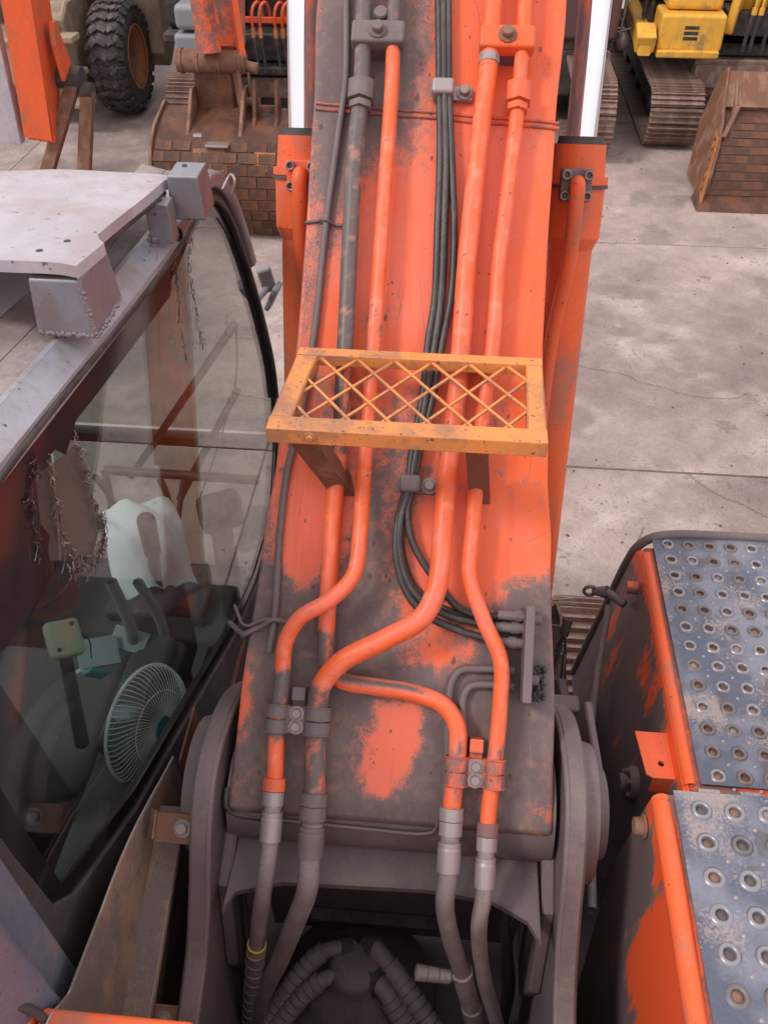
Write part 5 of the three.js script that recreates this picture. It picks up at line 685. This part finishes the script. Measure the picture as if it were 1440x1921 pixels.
{ // orange excavator facing us, its bucket on the ground left of our boom
  const r = thing('crawler_excavator', 'orange excavator with brown bucket on the ground, half hidden behind our boom', 'excavator', [-2.2, 0, -11.5], 'excavators parked across the yard');
  crawler(r, -3.02, -14.1, -10.0, 0.6, 0.85); crawler(r, -1.1, -14.1, -10.0, 0.6, 0.85);
  part(r, 'car_body', merge(bb(-3.0, -1.4, 0.35, 0.7, -12.6, -11.4, 0.06), cyl(V(-2.2, 0.7, -12), V(-2.2, 0.94, -12), 0.62, 0.62, 40), at(new THREE.TorusGeometry(0.66, 0.03, 8, 48).rotateX(Math.PI / 2), -2.2, 0.85, -12)), M.dark);
  { const g = new THREE.ExtrudeGeometry(shp([[-3.02, 0.1], [-2.9, 0.32], [-2.6, 0.42], [-1.8, 0.42], [-1.5, 0.32], [-1.38, 0.1], [-1.36, 0.62], [-3.04, 0.62]]), { depth: 0.25, bevelEnabled: true, bevelSize: 0.015, bevelThickness: 0.015, bevelSegments: 2 }); part(r, 'arch_frame', at(g, 0, 0, -11.35), M.track); }
  const dk = part(r, 'house_deck', bb(-3.6, -0.8, 0.95, 1.06, -13.6, -11.2, 0.03), M.dark);
  part(r, 'front_guard', merge(bb(-2.85, -1.2, 0.68, 0.78, -11.2, -10.98, 0.03), bb(-2.85, -1.2, 0.8, 1.1, -11.3, -11.12, 0.03)), M.black, dk);
  for (let i = 0; i < 9; i++) part(r, 'guard_bolt', cyl(V(-2.75 + i * 0.1, 0.74, -10.98), V(-2.75 + i * 0.1, 0.74, -10.955), 0.022, 0.022, 6), M.dark, dk);
  part(r, 'boom_foot', merge(bb(-2.78, -2.68, 1.06, 2.2, -11.7, -11.25, 0.02), bb(-1.82, -1.72, 1.06, 2.2, -11.7, -11.25, 0.02), bb(-2.66, -1.84, 1.06, 1.9, -11.8, -11.6, 0.02)), M.black, dk);
  part(r, 'house', bb(-3.5, -0.9, 1.07, 2.2, -14.6, -12.1, 0.08), M.orange); part(r, 'cab', bb(-3.6, -2.85, 1.07, 2.8, -12.9, -11.35, 0.08), M.black);
  for (let i = 0; i < 4; i++) { const x = -2.46 + i * 0.085 + (i > 1 ? 0.09 : 0); const h = part(r, 'hose_loop', tube([V(x, 1.18, -10.98), V(x, 1.30, -10.96), V(x + 0.02, 1.40, -11.0), V(x + 0.055, 1.43, -11.08), V(x + 0.08, 1.36, -11.14), V(x + 0.085, 1.2, -11.18)], 0.018, 40, 8), M.orange); part(r, 'hose_tail', tube([V(x, 1.12, -10.975), V(x + 0.015, 0.98, -10.96), V(x + 0.03, 0.8, -10.955)], 0.02, 20, 8), M.black, h); part(r, 'hose_ferrule', cyl(V(x, 1.19, -10.977), V(x, 1.09, -10.974), 0.025, 0.025, 10), M.step, h); }
  part(r, 'pipe_bridge', bb(-2.62, -1.95, 1.24, 1.30, -11.02, -10.97, 0.01), M.orange);
  part(r, 'lift_cylinder', cyl(V(-1.92, 0.98, -10.9), V(-1.92, 2.4, -10.6), 0.075, 0.075, 20), M.orange); part(r, 'lift_cylinder', cyl(V(-2.68, 0.98, -10.95), V(-2.68, 2.4, -10.6), 0.075, 0.075, 20), M.orange);
  // arm reaching down
  const arm = part(r, 'arm', merge(plateX([[-8.95, 1.42], [-9.15, 1.5], [-9.6, 2.6], [-9.9, 3.4], [-9.4, 3.4], [-9.0, 2.4], [-8.8, 1.55]], -2.13, 0.36, 0.012)), M.orangeDirty);
  part(r, 'bucket_cylinder', merge(cyl(V(-2.36, 1.72, -8.62), V(-2.46, 3.2, -8.75), 0.10, 0.10, 24), cyl(V(-2.355, 1.55, -8.6), V(-2.36, 1.72, -8.62), 0.115, 0.105, 24)), M.orangeDirty, arm);
  part(r, 'arm_side_pipe', bar(V(-2.08, 1.48, -8.72), V(-2.2, 3.2, -8.85), 0.06, 0.05), M.orange, arm);
  part(r, 'arm_hose', tube([V(-2.19, 1.75, -8.56), V(-2.22, 2.0, -8.55), V(-2.26, 2.3, -8.6), V(-2.25, 2.7, -8.65)], 0.02, 30, 8), M.brown, arm);
  const pin = part(r, 'link_pin', merge(cyl(V(-2.70, 1.43, -8.75), V(-2.06, 1.43, -8.75), 0.10, 0.10, 28), ...[-2.66, -2.5, -2.3, -2.1].map((x) => cyl(V(x - 0.012, 1.43, -8.75), V(x + 0.012, 1.43, -8.75), 0.11, 0.11, 28)), cyl(V(-2.06, 1.40, -8.74), V(-1.95, 1.38, -8.74), 0.05, 0.05, 6)), M.brown, arm);
  part(r, 'link_plate', merge(plateX([[-8.72, 1.36], [-8.82, 1.40], [-8.95, 0.98], [-8.72, 0.93]], -2.2, 0.36, 0.01)), M.rust, arm);
  part(r, 'side_link', merge(bar(V(-2.15, 1.42, -8.7), V(-2.1, 0.95, -8.66), 0.03, 0.1, 0.01), bar(V(-2.03, 1.36, -8.7), V(-2.06, 0.85, -8.8), 0.025, 0.05, 0.01)), M.brown, arm);
  const prof = [[-8.16, 0.02], [-8.05, 0.25], [-8.03, 0.45], [-8.07, 0.66], [-8.18, 0.82], [-8.38, 0.94], [-8.75, 1.03]];
  const bk = bucketShell(r, r, 'bucket', -2.27, 1.22, prof, M.rust, 0.06, 1.0, 0.18, 0.105, [M.rust, M.rust, rustC, rustB]);
  const sideP = [[-8.16, 0.0], [-8.03, 0.25], [-8.0, 0.45], [-8.04, 0.67], [-8.15, 0.85], [-8.36, 0.98], [-8.78, 1.07], [-9.15, 0.85], [-9.2, 0.0]];
  for (const [x, m] of [[-1.635, M.rust], [-2.885, M.brown]]) part(r, 'bucket_side', plateX(sideP, x, 0.03, 0.006), m, bk);
  part(r, 'bucket_side', plateX([[-8.2, 0.75], [-8.35, 0.92], [-8.6, 1.16], [-8.7, 1.02], [-9.0, 0.7], [-8.5, 0.5]], -1.52, 0.025, 0.006), M.brown, bk);
  for (const x of [-2.56, -2.06]) part(r, 'bucket_ear', plateX([[-8.26, 0.86], [-8.4, 1.0], [-8.62, 1.22], [-8.78, 1.22], [-8.9, 1.0], [-8.7, 0.95]], x, 0.035, 0.006), M.brown, bk);
  part(r, 'back_patch', plateX([[-8.075, 0.66], [-8.06, 0.665], [-8.17, 0.835], [-8.185, 0.82]], -2.2, 0.3, 0), M.brown, bk); part(r, 'back_patch', plateX([[-8.085, 0.67], [-8.07, 0.675], [-8.16, 0.82], [-8.175, 0.805]], -1.72, 0.2, 0), yellowRust, bk).userData.label = 'yellow painted patch on the bucket back';
  for (const x of [-1.95, -1.74]) part(r, 'bucket_ear', plateX([[-8.35, 0.9], [-8.5, 1.02], [-8.62, 1.32], [-8.72, 1.02], [-8.75, 0.95]], x, 0.035, 0.006), M.rust, bk);
  part(r, 'ear_bar', merge(bb(-1.96, -1.74, 1.03, 1.10, -8.62, -8.58, 0.008), bb(-1.96, -1.74, 0.93, 0.95, -8.5, -8.42, 0.004)), M.rust, bk); part(r, 'bucket_pin', cyl(V(-2.12, 1.1, -8.68), V(-1.94, 1.1, -8.68), 0.045, 0.045, 16), M.brown, bk);
  part(r, 'hinge_boss', merge(cyl(V(-2.52, 0.87, -8.33), V(-2.44, 0.87, -8.33), 0.05, 0.05, 16), at(rb(0.22, 0.03, 0.16, 0.05, 3), -2.27, 0.86, -8.22)), M.steel, bk);
  // grey hood of the house corner and its antenna
  part(r, 'corner_step_box', merge(bb(-3.3, -2.86, 1.19, 1.46, -11.2, -10.75, 0.07), bb(-3.33, -2.86, 0.96, 1.165, -11.2, -10.73, 0.05)), M.greyPaint); part(r, 'corner_cap', bb(-3.34, -2.86, 0.86, 0.945, -11.15, -10.71, 0.04), M.bluegrey);
  part(r, 'whip_antenna', merge(cyl(V(-2.78, 0.84, -9.85), V(-2.80, 2.4, -10.3), 0.014, 0.01, 8), at(new THREE.SphereGeometry(0.028, 10, 8), -2.78, 0.85, -9.85), bb(-2.83, -2.73, 0, 0.84, -9.9, -9.8, 0.01)), M.steel);
}
{ // orange arm at the far left with brown linkage
  const r = thing('crawler_excavator', 'orange excavator at far left, only its upright arm and brown link rods showing', 'excavator', [-4.75, 0, -9.5], 'excavators parked across the yard');
  const arm = part(r, 'arm', merge(rot(plateX([[0.18, -0.6], [0.25, 0.1], [0.22, 3.2], [-0.25, 3.2], [-0.2, 0.2], [-0.05, -0.6]], 0.15, 0.30, 0.012), 0, 0.0, -0.10)).translate(-4.46, 1.02, -9.55), M.orange);
  part(r, 'arm_face', merge(rot(bb(-0.15, 0.15, -0.55, 3.1, 0.255, 0.262, 0.001), 0, 0, -0.10)).translate(-4.46, 1.02, -9.55), M.orange, arm);
  part(r, 'grey_panel', merge(rot(bb(-0.42, -0.158, -0.62, 3.2, 0.1, 0.22, 0.01), 0, 0, -0.06)).translate(-4.52, 1.02, -9.5), M.roof, arm);
  part(r, 'ear_plate', plateX([[-9.45, 1.35], [-9.5, 1.55], [-9.6, 1.55], [-9.75, 1.1], [-9.5, 1.0]], -4.16, 0.05, 0.01), M.orange, arm);
  part(r, 'pivot_boss', merge(cyl(V(-4.40, 0.98, -9.7), V(-4.05, 0.98, -9.7), 0.11, 0.11, 20), cyl(V(-4.08, 0.86, -9.68), V(-3.96, 0.86, -9.68), 0.08, 0.08, 16)), M.dark, arm);
  part(r, 'link_rod', bar(V(-4.16, 0.92, -9.66), V(-4.56, 0.02, -9.27), 0.09, 0.14, 0.01, V(1, 0, 0)), M.brown, arm); part(r, 'link_rod', bar(V(-4.02, 0.85, -9.68), V(-4.14, 0.02, -9.35), 0.09, 0.14, 0.01, V(1, 0, 0)), M.brown, arm);
}
{ // wheel loader
  const r = thing('wheel_loader', 'khaki wheel loader with one big chevron tyre showing', 'wheel loader', [-5.4, 0, -12.0]);
  const wx = -4.36, R = 0.64, wz = -11.78, W = 0.44;
  function tyre(cx, z) {
    const w = part(r, 'wheel', at(lathe([[0.33, -W / 2 + 0.03], [0.36, -W / 2], [0.5, -W / 2 - 0.015], [0.585, -W / 2 + 0.03], [R - 0.035, -W / 2 + 0.075], [R - 0.03, 0], [R - 0.035, W / 2 - 0.075], [0.585, W / 2 - 0.03], [0.5, W / 2 + 0.015], [0.36, W / 2], [0.33, W / 2 - 0.03]], 56).rotateZ(-Math.PI / 2), cx, R, z), M.rubber);
    const n = 26; for (let i = 0; i < n; i++) { const a = i / n * Math.PI * 2, g = []; const pts = [[-W / 2 - 0.01, -0.05, 0.565], [-W / 2 + 0.06, -0.035, R - 0.012], [-0.07, 0.035, R], [0.05, -0.015, R], [0.13, 0.03, R], [W / 2 - 0.06, 0.0, R - 0.012], [W / 2 + 0.01, 0.0, 0.565]]; for (let k = 0; k + 1 < pts.length; k++) { const P = ([x, d, rad], o = 0) => V(cx + x, R + Math.sin(a + d / R) * (rad + o), z + Math.cos(a + d / R) * (rad + o)); g.push(bar(P(pts[k], -0.012), P(pts[k + 1], -0.012), 0.078, 0.045, 0.008, V(0, Math.sin(a), Math.cos(a)))); } part(r, 'tread_lug', merge(g), M.rubber, w); }
    part(r, 'rim', at(lathe([[0.0001, 0.05], [0.11, 0.05], [0.12, -0.02], [0.2, -0.06], [0.24, -0.03], [0.25, 0.1], [0.3, 0.16], [0.31, 0.19], [0.345, 0.2], [0.35, 0.23], [0.37, 0.225], [0.365, 0.1], [0.33, -0.2], [0.0001, -0.2]], 48).rotateZ(-Math.PI / 2), cx, R, z), M.step.clone(), w); w.children.at(-1).material.color.setRGB(0.55, 0.6, 0.8); part(r, 'rim_disc', merge(cyl(V(cx - 0.04, R, z), V(cx + 0.012, R, z), 0.245, 0.235, 36), cyl(V(cx + 0.01, R, z), V(cx + 0.07, R, z), 0.11, 0.1, 24)), M.rust, w);
    return w;
  }
  tyre(wx, wz); tyre(-6.9, wz);
  part(r, 'frame', merge(bb(-6.5, -5.0, 0.45, 1.0, -13.6, -11.0, 0.05), bb(-5.6, -4.63, 0.85, 1.6, -13.9, -12.7, 0.05), cyl(V(-6.8, R, wz), V(-4.5, R, wz), 0.14, 0.14, 20)), M.khaki);
  const body = part(r, 'side_body', plateX([[-11.3, 1.35], [-11.05, 1.2], [-11.0, 0.5], [-11.15, 0.32], [-11.6, 0.36], [-12.4, 0.6], [-12.4, 1.35]], -4.72, 0.42, 0.02), M.khaki);
  part(r, 'step_tread', bb(-4.80, -4.54, 1.02, 1.09, -11.05, -10.8, 0.015), M.khaki, body); part(r, 'step_tread', bb(-4.78, -4.5, 0.66, 0.73, -11.0, -10.78, 0.015), M.khaki, body); part(r, 'step_foot', bb(-4.9, -4.5, 0.30, 0.36, -11.05, -10.8, 0.015), M.khaki, body);
  part(r, 'grab_rail', tube([V(-5.05, 1.25, -10.95), V(-5.05, 1.52, -10.95), V(-4.95, 1.60, -10.95), V(-4.84, 1.52, -10.95), V(-4.82, 1.25, -10.95)], 0.02, 40, 8), M.dark, body); part(r, 'tank_drum', cyl(V(-5.1, 1.15, -10.98), V(-4.82, 1.15, -10.98), 0.09, 0.09, 20), M.khaki, body);
  part(r, 'engine_cover', bb(-6.6, -4.9, 1.37, 2.3, -14.2, -11.5, 0.06), M.khaki); part(r, 'yellow_panel', bb(-4.88, -4.45, 1.36, 1.9, -12.6, -11.8, 0.03), M.step); part(r, 'mudguard', plateX([[-12.7, 1.55], [-12.35, 1.45], [-12.3, 0.55], [-12.5, 0.35], [-12.9, 0.6], [-13.2, 1.55]], -3.95, 0.65, 0.02), M.khaki);
}
{ // yellow excavator at top right
  const r = thing('crawler_excavator', 'yellow excavator with rusty crawler tracks standing at the top right', 'excavator', [3.5, 0, -13], 'excavators parked across the yard');
  crawler(r, 2.43, -14.9, -10.85, 0.6, 0.70); crawler(r, 4.6, -14.9, -10.85, 0.6, 0.70);
  part(r, 'car_body', merge(plateX([[-11.5, 0.78], [-11.45, 0.55], [-11.9, 0.4], [-13.4, 0.4], [-13.4, 0.8]], 4.4, 1.75, 0.03), cyl(V(3.5, 0.78, -12.9), V(3.5, 1.0, -12.9), 0.75, 0.75, 48), at(new THREE.TorusGeometry(0.8, 0.03, 8, 48).rotateX(Math.PI / 2), 3.5, 0.92, -12.9)), M.track);
  { const g = new THREE.ExtrudeGeometry(shp([[2.7, 0.1], [2.75, 0.35], [2.95, 0.48], [3.5, 0.52], [4.05, 0.48], [4.25, 0.35], [4.3, 0.1], [4.35, 0.1], [4.35, 0.82], [2.68, 0.82], [2.68, 0.1]]), { depth: 0.3, bevelEnabled: true, bevelSize: 0.02, bevelThickness: 0.02, bevelSegments: 2 }); part(r, 'arch_frame', at(g, 0, 0, -11.85), M.track); }
  const dk = part(r, 'house_deck', bb(2.05, 4.9, 1.0, 1.12, -15.0, -11.5, 0.02), M.dark);
  part(r, 'front_skirt', bb(2.75, 4.3, 0.86, 1.0, -12.0, -11.6, 0.02), M.black, dk);
  const cab = part(r, 'cab_base', bb(2.14, 2.86, 0.98, 1.36, -11.75, -11.25, 0.04), M.yellow);
  part(r, 'cab_sill', bb(2.14, 2.84, 0.92, 1.0, -11.74, -11.2, 0.02), M.yellow, cab);
  for (let i = 0; i < 3; i++) part(r, 'vent_slot', bb(2.41, 2.57, 1.10 + i * 0.055, 1.135 + i * 0.055, -11.255, -11.245, 0.003), M.black, cab);
  part(r, 'cab_upper', bb(2.2, 2.82, 1.365, 2.8, -12.9, -11.4, 0.06), M.yellow, cab); part(r, 'cab_glass', bb(2.3, 2.72, 1.75, 2.6, -11.41, -11.39, 0.01), M.frit, cab);
  part(r, 'side_step', merge(plateX([[-11.2, 0.94], [-11.2, 1.16], [-12.6, 1.22], [-12.6, 1.02]], 2.08, 0.16, 0.02), bar(V(2.0, 1.15, -11.45), V(2.0, 1.05, -11.2), 0.22, 0.2, 0.02)), M.yellow);
  for (const x of [2.02, 2.1]) part(r, 'grab_rail', cyl(V(x, 1.2, -11.75), V(x, 2.4, -11.8), 0.025, 0.025, 10), M.black, cab);
  part(r, 'lamp_stalk', merge(cyl(V(1.80, 0.98, -11.9), V(1.86, 1.9, -12.0), 0.018, 0.018, 8), cyl(V(1.72, 1.0, -11.9), V(1.92, 1.06, -11.9), 0.012, 0.012, 8), at(new THREE.SphereGeometry(0.1, 16, 12), 1.85, 0.9, -11.95)), M.zinc);
  const bm = part(r, 'boom', merge(plateX([[-12.4, 1.2], [-11.9, 1.25], [-10.6, 3.1], [-11.2, 3.4]], 3.75, 0.5, 0.02), cyl(V(3.12, 1.15, -11.8), V(3.12, 2.6, -11.1), 0.09, 0.09, 20), cyl(V(3.9, 1.15, -11.8), V(3.9, 2.6, -11.1), 0.09, 0.09, 20)), M.yellow);
  part(r, 'side_fairing', bar(V(2.98, 1.12, -11.55), V(3.08, 2.6, -11.5), 0.2, 0.1, 0.02), M.yellow, bm);
  for (let i = 0; i < 4; i++) { const x = 3.14 + i * 0.075 + (i > 1 ? 0.06 : 0), h = part(r, 'hose_loop', tube([V(x, 1.42, -11.3), V(x + 0.005, 1.52, -11.3), V(x + 0.04, 1.62, -11.36), V(x + 0.07, 1.58, -11.44), V(x + 0.08, 1.4, -11.5)], 0.018, 30, 8), M.yellow); part(r, 'hose_tail', tube([V(x, 1.38, -11.3), V(x - 0.02, 1.2, -11.3), V(x - 0.02, 0.98, -11.32)], 0.022, 20, 8), M.black, h); part(r, 'hose_nut', cyl(V(x, 1.36, -11.3), V(x, 1.43, -11.3), 0.032, 0.032, 6), M.yellow, h); }
  part(r, 'valve_guard', bb(2.9, 4.2, 1.0, 1.35, -11.75, -11.5, 0.02), M.black, dk); part(r, 'house', bb(2.1, 4.9, 1.13, 2.2, -16, -13, 0.06), M.yellow);
}
{ // third machine, mostly behind the boom and rod
  const r = thing('crawler_excavator', 'dark red excavator of which one track shows right of our chrome rod', 'excavator', [0.55, 0, -12.8], 'excavators parked across the yard');
  crawler(r, 1.42, -14.6, -10.35, 0.5, 0.85); crawler(r, -0.35 + 0.2, -14.6, -10.35, 0.5, 0.85);
  part(r, 'car_body', bb(-0.1, 1.3, 0.35, 0.9, -13.4, -11.6, 0.05), M.dark); part(r, 'house', bb(-0.2, 1.78, 1.0, 2.2, -15, -12.6, 0.08), plain(0.16, 0.055, 0.05, 0.5)); part(r, 'deck', bb(-0.22, 1.7, 0.88, 1.0, -14.9, -11.6, 0.02), M.dark); part(r, 'cab', bb(0.9, 1.72, 1.0, 2.6, -12.6, -11.5, 0.06), plain(0.10, 0.05, 0.05, 0.4));
}
{ // bucket on the right
  const r = thing('excavator_bucket', 'rusty brown bucket resting on the concrete at the right edge', 'bucket', [3.15, 0, -9.7]);
  const prof = [[-9.34, 0.10], [-9.42, 0.30], [-9.54, 0.48], [-9.72, 0.66], [-9.95, 0.78]];
  const b = bucketShell(r, r, 'shell', 3.2, 1.2, prof, M.rust, 0.1, 0.78, 0.62, 0.085, [M.rust], 0.004);
  part(r, 'top_plate', merge(plateX([[-9.93, 0.77], [-9.9, 0.81], [-10.25, 1.06], [-10.3, 1.02]], 3.8, 1.2, 0.004)), M.brown);
  const side = [[-9.29, 0.02], [-9.38, 0.32], [-9.5, 0.52], [-9.7, 0.71], [-9.92, 0.84], [-10.25, 1.10], [-10.4, 0.98], [-10.45, 0.5], [-10.1, 0.02]];
  part(r, 'side_plate', plateX(side, 2.6, 0.03, 0.006), M.brown); part(r, 'side_plate', plateX(side, 3.83, 0.03, 0.006), M.brown);
  part(r, 'side_cutter', plateX([[-9.22, 0.04], [-9.55, 0.6], [-9.7, 0.62], [-9.47, 0.27], [-9.45, 0.04]], 2.57, 0.025, 0.005), yellowRust);
  part(r, 'cutting_lip', merge(plateX([[-9.14, 0.0], [-9.18, 0.035], [-9.45, 0.13], [-9.5, 0.0]], 3.86, 1.34, 0.006)), M.rust);
  part(r, 'corner_gusset', merge(plateX([[-9.62, 0.58], [-9.88, 0.84], [-10.15, 1.0], [-10.0, 0.7]], 2.72, 0.03, 0.006), bar(V(2.62, 0.58, -9.6), V(2.74, 0.80, -9.88), 0.05, 0.08, 0.01)), M.brown);
  for (let i = 0; i < 6; i++) piece(r, 'bolt', boltGeo, M.dark, V(2.575, 0.15 + i * 0.085, -9.36 - i * 0.05), qTo(V(-1, 0, 0))).scale.setScalar(2);
  const tap = (x, y) => 3.83 - (3.83 - x) * (1.05 - 0.17 * Math.min(1, Math.max(0, y / 1.1)));   // the bucket narrows upward
  r.traverse((o) => { if (!o.isMesh) return; if (o.name === 'wear_pad' || o.name === 'bolt') { const y = o.position.y; o.position.x = tap(o.position.x + r.position.x, y) - r.position.x; if (o.name === 'wear_pad') o.scale.x *= 1.05 - 0.17 * y / 1.1; return; } const p = o.geometry.attributes.position; for (let i = 0; i < p.count; i++) p.setX(i, tap(p.getX(i) + r.position.x, p.getY(i)) - r.position.x); o.geometry.computeVertexNormals(); });
}

renderer.render(scene, camera);
